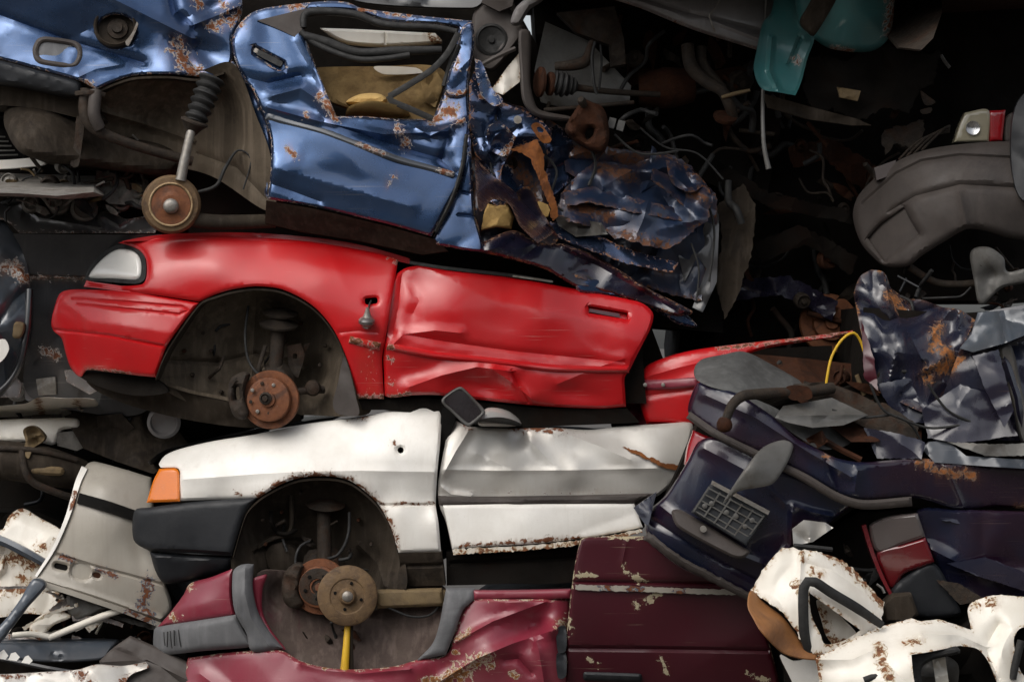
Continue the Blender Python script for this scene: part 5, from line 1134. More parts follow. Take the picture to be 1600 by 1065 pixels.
# ================================================================== car with grey bumper
gcar = thing('bumper_car', 'scuffed dark grey plastic bumper and red and clear tail lamp above the navy wreck', 'car', 1480, 420)
GB = [(1335, 335, .2), (1341, 308, .2), (1400, 252, .02), (1487, 227, -.1), (1600, 221, -.08), (1640, 230, -.08), (1350, 385, .12), (1415, 410, -.08), (1475, 379, -.16), (1515, 358, -.2), (1600, 375, -.14), (1500, 290, -.2), (1600, 300, -.19), (1400, 330, -.04)]
gb = sheet('bumper', [(1334, 338), (1342, 306), (1368, 278), (1400, 253), (1440, 236), (1487, 227), (1560, 221), (1640, 221, 1), (1640, 378, 1), (1580, 372), (1540, 360), (1511, 358), (1475, 378), (1440, 400), (1418, 416), (1385, 416), (1366, 402), (1346, 378)], 'darkplastic', gcar, GB, step=5, curl=[(10, .03)], thick=.03,
      creases=[([(1348, 318), (1400, 272), (1440, 252), (1500, 243), (1600, 248)], .014, 4.5), ([(1390, 330), (1430, 306), (1500, 288), (1640, 296)], .02, 9), ([(1500, 300), (1510, 350)], -.02, 12)], folds=(3, .008, 60, 3), holes=[[(1356, 372, 1), (1376, 350), (1413, 323, 1), (1424, 345), (1437, 366, 1), (1410, 384), (1381, 408, 1)]])
sheet('bumper_vent', [(1350, 374), (1376, 346), (1416, 318), (1428, 345), (1442, 368), (1410, 390), (1380, 412)], 'darkplastic', gb, off(GB, .05), step=7, thick=.02)
tl = sheet('tail_lamp', [(1491, 222, 1), (1499, 196), (1508, 176, 1), (1545, 173), (1545, 221, 1)], 'lensdull', gcar, -.02, step=4, curl=(4, .01), thick=.06)
sheet('lamp_red_section', [(1546, 173, 1), (1571, 172, 1), (1566, 220, 1), (1546, 221, 1)], 'lensred', tl, -.02, step=4, curl=(4, .01), thick=.06)
lathe('lamp_reflector', 1520, 200, -.03, [(11, -.01), (11, .006), (6, .0), (.2, -.002)], 'chrome', tl, segs=16)
sheet('lamp_surround', [(1572, 185), (1584, 176), (1588, 196), (1584, 220), (1570, 220)], 'darkplastic', gcar, -.01, step=4, thick=.05, curl=(4, .01))
sheet('marker_lamp', [(1366, 262, 1), (1400, 250, 1), (1396, 270), (1370, 282, 1)], 'lenssmoke', gcar, .05, step=4, thick=.05)
for i in range(4):
    tube('grille_slat', [(1404 + i*12, 250 - i*5, .1), (1428 + i*12, 226 - i*5, .12), (1452 + i*8, 212 - i*4, .14), (1484, 206 - i*3, .16)], 2, 'iron', gcar, segs=6)
sheet('body_side', [(1590, 160), (1640, 120, 1), (1640, 320, 1), (1594, 308), (1580, 240)], 'plastic', gcar, [(1590, 160, -.16), (1640, 200, -.2), (1594, 308, -.22)], step=6, thick=.03, folds=(6, .02, 40, 4))
bk = sheet('bumper_bracket', [(1516, 400), (1522, 388), (1545, 386), (1568, 402), (1574, 424), (1606, 420), (1606, 440), (1566, 450), (1536, 476), (1528, 470), (1522, 436)], 'steel', gcar, [(1516, 400, -.12), (1606, 430, -.16), (1536, 476, -.1)], step=4.5, thick=.012, curl=(5, .012), folds=(6, .02, 24, 4), dents=[(1550, 430, 14, 14, .03)])
lathe('bracket_bolt', 1534, 412, -.13, [(4, -.01), (4, .004), (.2, .006)], 'hole', bk, segs=8)
tube('bumper_stay', [(1420, 416, .0), (1460, 440, .02), (1500, 444, .02), (1540, 440, .0)], 6, 'iron', gcar)
clutter(gcar, (1400, 420, 1590, 480), 22, -.1, .2, 93, ('iron', 'rust', 'plastic'), .7)
shell(gcar, [(1390, 270), (1500, 235), (1640, 230), (1640, 470), (1420, 470), (1400, 380)], .25, 1.5, 52)

# ================================================================== navy car, upside down, with tow bar
navy = thing('navy_car', 'upside down navy and purple car with tow bar, empty number plate holder and crumpled side', 'car', 1330, 800, .1)
NB = [(1088, 599, -.34), (1075, 640, -.32), (1150, 618, -.45), (1123, 677, -.44), (1210, 655, -.50), (1196, 711, -.49), (1280, 702, -.52), (1257, 741, -.505), (1350, 722, -.50), (1308, 769, -.50), (1347, 780, -.48), (1440, 716, -.45), (1425, 778, -.42), (1620, 730, -.40), (1620, 790, -.36)]
nb = sheet('rear_bumper', [(1090, 598), (1105, 602), (1150, 614), (1210, 652), (1245, 684), (1280, 702), (1310, 716), (1350, 722), (1440, 716), (1530, 724), (1640, 730, 1), (1640, 800, 1), (1560, 792), (1500, 796), (1430, 778), (1347, 782), (1308, 770), (1257, 742), (1196, 712), (1123, 678), (1078, 648), (1076, 632)], 'navy', navy, NB, step=5, curl=(7, .025), thick=.03,
      creases=[([(1100, 616), (1180, 652), (1260, 704), (1330, 745)], -.016, 12), ([(1290, 720), (1300, 740), (1310, 765)], .02, 12), ([(1340, 735), (1335, 770)], -.02, 16), ([(1480, 730), (1505, 790)], -.02, 10)], folds=(6, .012, 50, 6), wear=[([(1440, 720), (1470, 736), (1520, 742)], 6), ([(1590, 796), (1640, 798)], 6), ([(1288, 712), (1294, 716)], 3)])
sheet('bumper_trim', strip([(1076, 648), (1123, 680), (1196, 716), (1257, 746), (1308, 776), (1350, 788), (1425, 783)], 12, 15), 'darkplastic', nb, off(NB, -.02), step=4.5, curl=(6, .015), thick=.03)
sheet('bumper_top', [(1088, 592), (1086, 574), (1098, 561), (1130, 554), (1162, 549), (1200, 566), (1262, 604), (1230, 612), (1190, 622), (1150, 614), (1110, 604)], 'greytop', navy, [(1088, 592, -.31), (1098, 561, -.12), (1162, 549, -.04), (1262, 604, -.1), (1190, 622, -.38), (1130, 580, -.28)], step=5, curl=(7, .02), thick=.03, folds=(5, .012, 40, 4))
sheet('bumper_top', [(1166, 620), (1210, 636), (1262, 668), (1300, 664), (1330, 690), (1288, 702), (1250, 684), (1205, 650)], 'greytop', navy, [(1166, 620, -.40), (1300, 664, -.3), (1250, 690, -.45)], step=5, thick=.03, folds=(4, .012, 30, 8))
tw = tube('tow_bar', [(1300, 606, -.3), (1262, 612, -.38), (1231, 613, -.44), (1187, 615, -.52), (1160, 619, -.56), (1143, 634, -.58), (1134, 657, -.59)], [9, 8.5, 8, 8, 8, 7.5, 6.5], 'iron', navy, segs=16)
lathe('tow_ball', 1132, 664, -.59, [(5, .034), (8, .028), (11, .014), (12, 0), (11, -.014), (7, -.026), (.3, -.031)], 'rust', tw, (-.1, -.1, 1), 24)
sheet('tow_flange', [(1230, 604), (1262, 604), (1268, 622), (1236, 624)], 'rust', tw, -.46, step=4, thick=.03)
sheet('tow_bracket', [(1240, 600), (1290, 596), (1340, 614), (1390, 640), (1424, 640), (1426, 680), (1360, 672), (1300, 640), (1250, 622)], 'iron', navy, [(1240, 600, -.32), (1424, 650, -.2), (1300, 640, -.34)], step=6, thick=.03, facet=(26, .025, 3), angle=25, smooth=False)
sheet('steel_plate', [(1211, 652), (1224, 634), (1262, 628), (1300, 621), (1357, 648), (1318, 664), (1270, 668), (1232, 660)], 'steel', navy, [(1211, 652, -.5), (1300, 621, -.36), (1357, 648, -.36), (1270, 668, -.5)], step=5, thick=.012, creases=[([(1215, 650), (1300, 648), (1350, 648)], -.02, 12)], facet=(34, .012, 6), angle=25, smooth=False)
sheet('rubber_flap', [(1239, 690), (1218, 688), (1192, 699), (1170, 724), (1149, 754), (1130, 786), (1153, 768), (1180, 762), (1206, 756), (1222, 737), (1236, 710)], 'steel', navy, [(1239, 690, -.52), (1192, 699, -.56), (1130, 786, -.60), (1206, 756, -.60), (1180, 730, -.63)], step=4.5, thick=.008, curl=(4, .008), label='grey bent flap')
sheet('torn_edge', [(1236, 690), (1262, 684), (1285, 672), (1294, 690), (1278, 700), (1252, 696)], 'rust', navy, -.46, step=4, thick=.03, folds=(8, .03, 16, 4), smooth=False)
tube('torn_strut', [(1276, 680, -.42), (1310, 700, -.4), (1346, 718, -.42)], 5, 'rust', navy, segs=6)
NL = [(1088, 690, -.40), (1040, 775, -.36), (991, 793, -.26), (1010, 850, -.31), (1060, 885, -.33), (1175, 940, -.33), (1215, 905, -.37), (1250, 860, -.39), (1330, 790, -.42), (1190, 712, -.47), (1140, 800, -.455), (1110, 730, -.44), (1060, 820, -.40), (1200, 780, -.46)]
tk = sheet('boot_lid', [(1092, 690), (1074, 722), (1040, 774), (1012, 800), (1008, 822), (1018, 850), (1060, 884), (1120, 912), (1174, 938, 1), (1215, 905), (1250, 862), (1290, 822), (1335, 786, 1), (1260, 748), (1190, 714), (1120, 684)], 'navy', navy, NL, step=5, curl=(6, .016), thick=.02,
      creases=[([(1030, 788), (1060, 812), (1160, 868), (1190, 880)], -.02, 14), ([(1020, 812), (1100, 864), (1190, 910)], .016, 10), ([(1238, 800), (1236, 850), (1200, 900)], -.03, 12), ([(1240, 790), (1270, 800), (1300, 806)], -.02, 12), ([(1100, 700), (1180, 742), (1230, 790)], -.012, 14)], folds=(7, .014, 40, 26), wear=[([(1256, 828), (1280, 826), (1292, 834)], 5), ([(1246, 842), (1262, 838)], 5)])
sheet('lid_corner', [(990, 793, 1), (1008, 780), (1026, 768, 1), (1018, 800), (1012, 820), (1000, 808)], 'navyc', tk, [(990, 793, -.30), (1026, 768, -.36), (1012, 820, -.37)], step=4, thick=.02, folds=(6, .02, 14, 3))
ph = sheet('number_plate_holder', [(1113, 752, 1), (1202, 800, 1), (1166, 852, 1), (1080, 800, 1)], 'plastic', tk, [(1113, 752, -.47), (1202, 800, -.49), (1080, 800, -.49)], step=5, thick=.02, curl=(3, .006))
sheet('holder_edge', [(1113, 750, 1), (1203, 798, 1), (1200, 804, 1), (1111, 756, 1)], 'metal', ph, -.505, step=4, thick=.012)
for t in (0, .2, .4, .6, .8, 1.0):
    a = (1108 + (1194-1108)*t, 760 + (805-760)*t)
    b = (1084 + (1163-1084)*t, 798 + (846-798)*t)
    tube('holder_rib', [(a[0], a[1], -.497), (b[0], b[1], -.503)], 1.6, 'steel', ph, segs=4, smooth=False)
for t in (.05, .3, .55, .8, .97):
    a = (1108 + (1084-1108)*t, 760 + (798-760)*t)
    b = (1194 + (1163-1194)*t, 805 + (846-805)*t)
    tube('holder_rib', [(a[0], a[1], -.497), (b[0], b[1], -.503)], 1.4, 'steel', ph, segs=4, smooth=False)
for i, (x, y) in enumerate(((1101, 790), (1112, 786), (1150, 806), (1164, 822), (1135, 800), (1175, 812))):
    lathe('holder_boss', x, y, -.497, [(4, -.002), (4, .008), (2, .01), (.2, .01)], 'steel', ph, segs=8)
lh = sheet('lid_handle', [(1050, 800), (1062, 796), (1082, 806), (1164, 856), (1172, 862), (1160, 872), (1140, 868), (1060, 824)], 'darkplastic', tk, [(1050, 800, -.47), (1172, 862, -.49), (1100, 840, -.50)], step=4.5, curl=(6, .02), thick=.04)
lathe('lid_lock', 1099, 826, -.505, [(5, -.01), (5, .004), (.2, .005)], 'metal', lh, segs=12)
sheet('lid_lower_trim', strip([(1010, 836), (1060, 874), (1120, 906), (1178, 936)], 14, 12), 'darkplastic', tk, off(NL, -.02), step=4.5, curl=(6, .014), thick=.03, wear=[], ragged=.6)
sheet('lid_reflection_panel', [(1238, 826), (1256, 812), (1290, 816), (1302, 824), (1270, 846), (1240, 852)], 'silver', tk, [(1238, 826, -.46), (1302, 824, -.44), (1240, 852, -.46)], step=4, thick=.01, folds=(4, .02, 16, 4), label='silver patch painted as a reflection on the lid', smooth=False)  # pale sheet set in as the lid's bright reflection
sheet('tail_lamp', [(1084, 672, 1), (1112, 684, 1), (1092, 712), (1070, 726, 1), (1074, 700)], 'lensred', navy, [(1084, 672, -.28), (1112, 684, -.34), (1070, 726, -.30)], step=4, thick=.06, curl=(4, .012))
NC = [(1334, 456, -.1), (1360, 422, -.05), (1416, 465, -.12), (1473, 478, -.16), (1600, 478, -.2), (1600, 685, -.3), (1455, 685, -.3), (1369, 607, -.2), (1343, 512, -.14), (1400, 540, -.3), (1480, 560, -.32)]
nc = sheet('crumpled_wing', [(1334, 458, 1), (1344, 432), (1362, 421, 1), (1382, 426), (1392, 450, 1), (1416, 466), (1440, 468), (1473, 480, 1), (1500, 484), (1524, 500, 1), (1506, 540), (1500, 580, 1), (1470, 620), (1450, 648, 1), (1400, 625), (1369, 608), (1356, 560), (1344, 512, 1)], 'navyc', navy, NC, step=4.5, facet=(46, .055, 101), folds=(22, .05, 40, 101), angle=25, thick=.015, ew=2,
      creases=[([(1382, 426), (1390, 480), (1420, 520), (1440, 560)], -.06, 24), ([(1340, 470), (1390, 500), (1460, 480)], .05, 22)], wear=[([(1390, 462), (1400, 470), (1412, 484)], 7), ([(1468, 510), (1460, 524), (1462, 536)], 7), ([(1462, 540), (1480, 552), (1488, 562), (1476, 574), (1454, 580), (1450, 590)], 8), ([(1520, 490), (1530, 505), (1538, 514)], 6)])
sheet('bent_door', [(1500, 545, 1), (1524, 508), (1540, 486, 1), (1640, 470, 1), (1640, 690, 1), (1560, 688), (1460, 690, 1), (1452, 650), (1472, 620)], 'navyc', navy, [(1500, 545, -.28), (1540, 486, -.22), (1640, 470, -.26), (1640, 690, -.30), (1460, 690, -.28), (1560, 600, -.34)], step=5, facet=(60, .035, 103), angle=25, thick=.015, creases=[([(1504, 546), (1560, 536), (1640, 500)], -.05, 14), ([(1564, 540), (1590, 620), (1600, 690)], -.04, 16)], wear=[([(1500, 560), (1484, 580), (1460, 584)], 6), ([(1530, 500), (1545, 520)], 5)])
sheet('door_frame_edge', [(1562, 545), (1580, 540), (1596, 600), (1616, 690), (1596, 690), (1580, 630)], 'steel', navy, [(1562, 545, -.36), (1616, 690, -.36)], step=5, thick=.02, curl=(5, .02))
sheet('bent_pillar', [(1500, 544), (1518, 522), (1528, 488), (1600, 482), (1640, 470), (1640, 508), (1570, 536), (1520, 550)], 'slate', navy, [(1500, 544, -.34), (1528, 488, -.25), (1640, 470, -.30), (1570, 536, -.4)], step=4.5, thick=.02, facet=(30, .03, 7), angle=25, smooth=False, creases=[([(1560, 484), (1572, 534)], -.03, 10)])
sheet('inner_rail', [(1440, 700), (1452, 690), (1480, 688), (1510, 712), (1640, 720), (1640, 700), (1600, 690), (1640, 688), (1640, 734), (1540, 728), (1460, 722)], 'slate', navy, [(1440, 700, -.38), (1640, 700, -.36), (1480, 720, -.42)], step=5, thick=.03, facet=(30, .025, 8), angle=25, smooth=False)
tube('yellow_cable', [(1290, 608, -.25), (1293, 585, -.25), (1300, 556, -.24), (1316, 530, -.24), (1334, 520, -.22), (1346, 536, -.2), (1351, 556, -.2)], 2.2, 'yellow', navy, segs=8)
clutter(navy, (1215, 565, 1440, 640), 34, -.2, .2, 111, ('rust', 'beam', 'iron', 'under'), .8)
sheet('boot_floor', [(1170, 552), (1260, 560), (1350, 570), (1440, 640), (1440, 690), (1330, 690), (1262, 640)], 'rust', navy, [(1170, 552, .05), (1440, 640, .0), (1262, 640, -.28)], step=7, thick=.05, facet=(30, .05, 113), angle=25, smooth=False)
shell(navy, [(1110, 620), (1200, 640), (1340, 600), (1350, 480), (1500, 490), (1640, 480), (1640, 800), (1340, 790), (1240, 860), (1180, 930), (1060, 870), (1030, 800)], -.1, 1.3, 56)

for k_, (q_, d_, m_) in enumerate((([(1370, 600), (1420, 590), (1470, 622), (1452, 662), (1400, 656)], -.24, 'navyc'), ([(1330, 640), (1380, 628), (1436, 664), (1430, 700), (1366, 690)], -.30, 'iron'), ([(1440, 640), (1500, 600), (1560, 620), (1590, 680), (1500, 692), (1450, 684)], -.35, 'navyc'), ([(1480, 690), (1560, 694), (1640, 690), (1640, 712), (1540, 712)], -.42, 'steel'), ([(1350, 668), (1400, 676), (1446, 690), (1440, 716), (1370, 716)], -.40, 'navyc'), ([(1520, 556), (1560, 546), (1584, 640), (1570, 668), (1540, 610)], -.42, 'navyc'), ([(1346, 500), (1366, 560), (1372, 610), (1350, 590)], -.24, 'burgshade'))):
    sheet('folded_panel', [q + (1,) for q in q_], m_, navy, [(q_[0][0], q_[0][1], d_ + .03), (q_[2][0], q_[2][1], d_ - .02), (q_[-1][0], q_[-1][1], d_)], step=4.5, thick=.012, facet=(40, .022, 441 + k_), folds=(3, .012, 34, 441 + k_), angle=25, ragged=.5)
for k_, q_ in enumerate(([(1400, 650), (1450, 668), (1500, 664)], [(1360, 600), (1380, 640), (1420, 660), (1440, 690)], [(1300, 640), (1340, 652), (1390, 648)], [(1450, 600), (1480, 640), (1520, 660)])):
    tube('cable', [(x_, y_, -.40 + .02*z_) for z_, (x_, y_) in enumerate(q_)], 2.2, 'rubber', navy, segs=6)
# ================================================================== dark car with tail lamp
dcar = thing('dark_blue_car', 'very dark blue car corner with smoked and red tail lamp, under the navy wreck', 'car', 1480, 940, .2)
sheet('rear_wing', [(1432, 800), (1500, 796), (1640, 800, 1), (1640, 960, 1), (1560, 945), (1490, 935), (1462, 880)], 'navy', dcar, [(1432, 800, -.38), (1640, 800, -.38), (1640, 960, -.28), (1490, 935, -.30), (1540, 860, -.38)], step=5.5, curl=(6, .02), thick=.02, folds=(8, .02, 50, 7), creases=[([(1440, 850), (1500, 880), (1640, 900)], -.02, 16)])
lm = sheet('tail_lamp', [(1360, 824), (1375, 812), (1395, 806), (1434, 802, 1), (1446, 838, 1), (1410, 850), (1372, 862)], 'lenssmoke', dcar, [(1360, 824, -.40), (1434, 802, -.45), (1372, 862, -.39), (1446, 838, -.43)], step=4.5, curl=(5, .015), thick=.05)
sheet('lamp_red_section', [(1372, 862), (1410, 850), (1446, 839, 1), (1460, 877, 1), (1438, 886), (1413, 896), (1394, 920), (1380, 895)], 'lensreddark', lm, [(1372, 862, -.39), (1446, 839, -.43), (1460, 877, -.40), (1394, 920, -.33)], step=4.5, curl=(5, .015), thick=.05)
sheet('lamp_rim', strip([(1350, 820), (1362, 860), (1378, 900), (1392, 928)], 7, 5), 'lensreddark', lm, -.36, step=4, thick=.05)
sheet('bumper_corner', [(1392, 925), (1415, 900), (1460, 880), (1492, 936), (1500, 960), (1440, 965), (1404, 950)], 'plastic', dcar, [(1392, 925, -.36), (1460, 880, -.38), (1500, 960, -.36)], step=5, curl=(7, .02), thick=.05)
sheet('exhaust_tip', [(1378, 944), (1396, 928), (1424, 926), (1436, 960), (1420, 972), (1384, 972)], 'under', dcar, -.44, step=4.5, curl=(5, .02), thick=.1, smooth=False)
tube('trim_strip', [(1240, 852, -.5), (1262, 854, -.5), (1300, 858, -.48)], 4, 'rubber', dcar, segs=6)
tube('chrome_drip', [(1370, 912, -.38), (1378, 918, -.38), (1382, 926, -.38)], 2, 'metal', dcar, segs=6)
for k_, q_ in enumerate(([(1470, 812), (1560, 806), (1640, 824), (1640, 846), (1550, 828)], [(1480, 880), (1540, 870), (1620, 900), (1610, 926), (1530, 900)], [(1462, 905), (1500, 912), (1540, 936), (1500, 944)])):
    sheet('folded_panel', [q + (1,) for q in q_], ('navy', 'navyc', 'iron')[k_], dcar, -.38 - .01*k_, step=4.5, thick=.012, facet=(40, .016, 461 + k_), angle=25, ragged=.5)
shell(dcar, [(1260, 850), (1340, 800), (1440, 790), (1640, 790), (1640, 1158), (1230, 1158), (1220, 940)], -.05, 1.3, 58)
clutter(dcar, (1300, 850, 1400, 950), 12, -.25, -.08, 119, ('plastic', 'iron', 'rubber'), .7)

# ================================================================== white rusty wreck bottom right
wr = thing('white_rusty_car', 'torn white car shell with rust curled edge and black rubber window seal', 'car', 1400, 1140, -.3)
WA = [(1221, 856, -.52), (1266, 860, -.55), (1327, 883, -.5), (1382, 941, -.48), (1379, 978, -.52), (1276, 1024, -.66), (1175, 922, -.6), (1199, 880, -.56), (1240, 940, -.66), (1320, 940, -.6)]
sheet('roof_skin', [(1221, 856, 1), (1240, 857), (1266, 860, 1), (1300, 868), (1327, 883), (1350, 906), (1382, 941, 1), (1378, 978, 1), (1330, 1000), (1278, 1026, 1), (1258, 1008), (1240, 980), (1222, 956), (1196, 938), (1174, 921, 1), (1186, 900), (1200, 880)], 'whiterust', wr, WA, step=4.5, thick=.012, ragged=.9, facet=(48, .012, 121), angle=25, creases=[([(1252, 862), (1250, 910), (1254, 980)], -.015, 8), ([(1262, 880), (1300, 890), (1380, 945)], .012, 10)],
      wear=[([(1300, 868), (1327, 884), (1352, 908), (1382, 942)], 7), ([(1272, 892), (1282, 896)], 6), ([(1244, 912), (1248, 922)], 6), ([(1360, 965), (1376, 975)], 5), ([(1252, 862), (1256, 876)], 3), ([(1224, 970), (1244, 985)], 5)], ew=3.5, holes=[[(1264, 925, 1), (1290, 944), (1345, 984, 1), (1320, 1000), (1290, 1006), (1282, 990), (1268, 960)]])
sheet('curled_edge', [(1174, 922), (1168, 946), (1178, 968), (1190, 988), (1220, 1018), (1248, 1028), (1274, 1031, 1), (1277, 1023), (1258, 1010), (1240, 984), (1222, 962), (1196, 942)], 'rustflap', wr, [(1174, 922, -.63), (1168, 946, -.70), (1220, 1018, -.74), (1274, 1031, -.69), (1240, 984, -.64), (1196, 942, -.62), (1205, 980, -.76)], step=4, thick=.01, curl=(4, .01), label='brown rust curled edge')
tube('window_seal', [(1264, 1018, -.66), (1257, 990, -.68), (1255, 950, -.69), (1256, 918, -.69), (1262, 908, -.69), (1274, 909, -.69), (1300, 926, -.67), (1340, 950, -.64), (1378, 976, -.6)], [6, 8, 8, 8, 8, 8, 8, 8, 6], 'rubber', wr, segs=8, flat=.7)
sheet('inner_skin', [(1276, 938), (1292, 944), (1336, 985), (1340, 1004), (1310, 1012), (1292, 994), (1284, 970)], 'whiterust', wr, -.5, step=4.5, thick=.01, folds=(5, .02, 24, 3), wear=[([(1290, 1000), (1320, 1008)], 8), ([(1284, 950), (1292, 985)], 6)], label='tan stained inner skin')
WB = [(1276, 1026, -.68), (1334, 999, -.62), (1379, 978, -.56), (1465, 968, -.54), (1517, 984, -.52), (1514, 938, -.42), (1556, 929, -.42), (1640, 930, -.42), (1640, 1140, -.56), (1276, 1140, -.64), (1400, 1020, -.74), (1480, 1000, -.66), (1560, 1000, -.56), (1340, 1060, -.74)]
sheet('side_skin', [(1274, 1028, 1), (1300, 1015), (1334, 998), (1379, 978), (1402, 972), (1425, 966), (1440, 970), (1465, 968), (1490, 974), (1518, 984, 1), (1512, 955), (1520, 940), (1556, 929), (1600, 932), (1640, 930, 1), (1640, 1140, 1), (1280, 1140, 1), (1280, 1060)], 'whiterust', wr, WB, step=5, thick=.012, ragged=.5, folds=(6, .02, 60, 127), facet=(44, .022, 127), angle=25, creases=[([(1280, 1030), (1330, 1030), (1378, 1010)], -.025, 16), ([(1440, 990), (1500, 992), (1540, 1010)], -.03, 14), ([(1560, 975), (1540, 1010), (1560, 1060)], .03, 18)],
      wear=[([(1278, 1030), (1280, 1060)], 4), ([(1372, 1010), (1380, 1040), (1390, 1055)], 7), ([(1412, 1004), (1440, 1000)], 4), ([(1520, 945), (1530, 944)], 6), ([(1545, 938), (1556, 944)], 6), ([(1590, 1020), (1610, 1010)], 8)], ew=2.5, holes=[[(1424, 1022, 1), (1450, 1018), (1500, 1008, 1), (1530, 1015), (1552, 1050), (1560, 1110), (1440, 1110, 1), (1428, 1060)], [(1584, 1000), (1596, 980), (1620, 985), (1620, 1060), (1596, 1050)]])
sheet('window_seal', [(1422, 1020), (1450, 1016), (1496, 1010), (1500, 1020), (1458, 1030), (1440, 1044), (1440, 1080), (1426, 1080)], 'rubber', wr, -.70, step=4.5, curl=(5, .015), thick=.03)
sheet('inner_bracket', [(1440, 1036), (1478, 1026), (1498, 1040), (1490, 1080), (1450, 1085)], 'steel', wr, -.5, step=5, thick=.05, folds=(8, .04, 20, 7))
sheet('loose_strip', rect(1470, 1048, 20, 44, -8), 'whiterust', wr, -.58, step=4, thick=.01, folds=(4, .02, 14, 2))
tube('rubber_lip', [(1350, 1062, -.78), (1372, 1056, -.78), (1410, 1062, -.76), (1430, 1064, -.74)], 5, 'rubber', wr, segs=8)
tube('rubber_lip', [(1596, 1000, -.6), (1588, 1030, -.6), (1582, 1060, -.6)], 6, 'rubber', wr, segs=8)
sheet('lower_flank', [(1219, 1024), (1240, 1032), (1276, 1034), (1280, 1140, 1), (1262, 1140, 1), (1240, 1070)], 'white', wr, [(1219, 1024, -.5), (1276, 1034, -.6), (1270, 1140, -.5)], step=5, thick=.02)
shell(wr, [(1200, 900), (1260, 880), (1340, 910), (1390, 980), (1500, 985), (1560, 940), (1640, 940), (1640, 1158), (1260, 1158), (1230, 1030)], -.42, .1, 62)

# ================================================================== black car at the left
blk = thing('black_car', 'crumpled black car with slate wing and dusty engine, set back behind the red bumper', 'car', 80, 600, .6)
sheet('bonnet_lip', [(-60, 290), (0, 304), (22, 312), (50, 326), (90, 332), (150, 334), (172, 328), (196, 342), (240, 336), (246, 352), (242, 364, 1), (140, 364), (30, 364, 1), (8, 345), (-60, 330)], 'darksheet', blk, [(-60, 300, .42), (90, 332, .5), (240, 340, .45), (30, 364, .36), (240, 364, .38), (100, 350, .42)], step=4.5, thick=.015, facet=(30, .03, 131), angle=25, creases=[([(30, 316), (60, 340), (160, 356), (158, 340)], -.03, 10), ([(158, 336), (186, 352), (206, 338)], -.03, 9)], ew=2)
sheet('front_panel', [(20, 365, 1), (140, 366), (252, 366, 1), (252, 460), (240, 520), (230, 640), (110, 640), (40, 610), (46, 520), (46, 440), (34, 390)], 'black', blk, [(20, 365, .36), (252, 366, .38), (46, 480, .42), (230, 600, .5), (120, 420, .44)], step=6, thick=.03, folds=(6, .015, 60, 133), creases=[([(46, 433), (100, 434), (240, 436)], -.016, 5)], wear=[([(44, 433), (140, 436)], 2), ([(70, 548), (90, 556)], 5)])
sheet('slate_wing', [(-60, 320), (0, 340), (14, 356), (34, 384), (45, 430), (46, 470), (40, 510), (36, 560), (20, 592), (0, 620), (-60, 640)], 'slate', blk, [(-60, 330, .4), (45, 430, .36), (20, 592, .34), (0, 480, .24), (-60, 600, .3)], step=5, thick=.02, facet=(44, .03, 135), angle=25, creases=[([(0, 400), (30, 420), (44, 440)], -.03, 16), ([(0, 500), (20, 470), (42, 452)], .03, 16)], wear=[([(4, 420), (24, 418), (40, 436)], 8)], label='slate blue front wing')
tube('wing_edge_seal', [(46, 452, .33), (44, 490, .31), (40, 530, .3), (28, 575, .3), (6, 606, .3), (-20, 622, .32)], 6, 'black', blk, segs=8)
sheet('light_patch', [(-40, 528), (0, 530), (8, 530), (14, 545), (0, 566), (-40, 580)], 'white', blk, .22, step=5, thick=.01, label='white sliver of trim')
sheet('hinge', [(20, 506), (28, 502), (38, 506), (36, 520), (30, 528), (20, 526)], 'beam', blk, .26, step=3.5, thick=.04, curl=(4, .01))
sheet('engine_cover', [(-60, 258), (0, 262), (46, 254), (120, 260), (150, 268), (146, 300), (90, 306), (30, 302), (-60, 300)], 'engine', blk, [(-60, 280, .40), (150, 285, .44), (60, 285, .34)], step=4.5, thick=.3, facet=(22, .03, 137), angle=25, smooth=False, creases=[([(0, 278), (60, 276), (140, 282)], .02, 5)])
sheet('intake_manifold', [(150, 266), (210, 274), (236, 300), (224, 322), (170, 318), (150, 300)], 'engine', blk, [(150, 266, .44), (236, 300, .44), (170, 318, .38)], step=4.5, thick=.2, facet=(18, .035, 138), angle=25, smooth=False)
tube('water_hose', [(0, 318, .5), (40, 312, .46), (80, 320, .46), (120, 300, .48), (160, 310, .5)], 5, 'rubber', blk)
tube('wiring_loom', [(168, 262, .45), (176, 290, .44), (190, 316, .46), (186, 332, .46)], 2.5, 'engine', blk)
tube('wiring_loom', [(120, 262, .45), (124, 284, .43), (118, 306, .46)], 2, 'rubber', blk)
tube('wiring_loom', [(210, 262, .45), (224, 280, .44), (216, 306, .46), (238, 322, .5)], 2, 'engine', blk)
for x, y, r_ in ((132, 324, 22), (92, 316, 18), (48, 317, 14), (190, 312, 16), (214, 296, 14)):
    lathe('pulley', x, y, .42, [(r_*.9, -.06), (r_, -.05), (r_, -.01), (r_*.8, 0), (r_*.7, -.012), (r_*.4, -.01), (r_*.3, .012), (.2, .014)], 'engine', blk, (.2, -1, .2), 26)
clutter(blk, (0, 258, 250, 330), 40, .3, .42, 139, ('engine', 'beam', 'iron', 'rubber'), .7)
sheet('headlight_frame', [(-60, 246), (0, 250), (62, 246), (74, 252), (66, 258), (0, 264), (-60, 262)], 'white', blk, .5, step=5, thick=.04, label='white lamp surround')
sheet('radiator_grille', [(-60, 200), (10, 205), (30, 235), (40, 246), (0, 250), (-60, 248)], 'hole', blk, .6, step=7, thick=.05)
for i in range(5):
    tube('grille_slat', [(-40, 212 + i*8, .58), (8 + i*5, 214 + i*7, .58)], 1.4, 'steel', blk, segs=5, smooth=False)
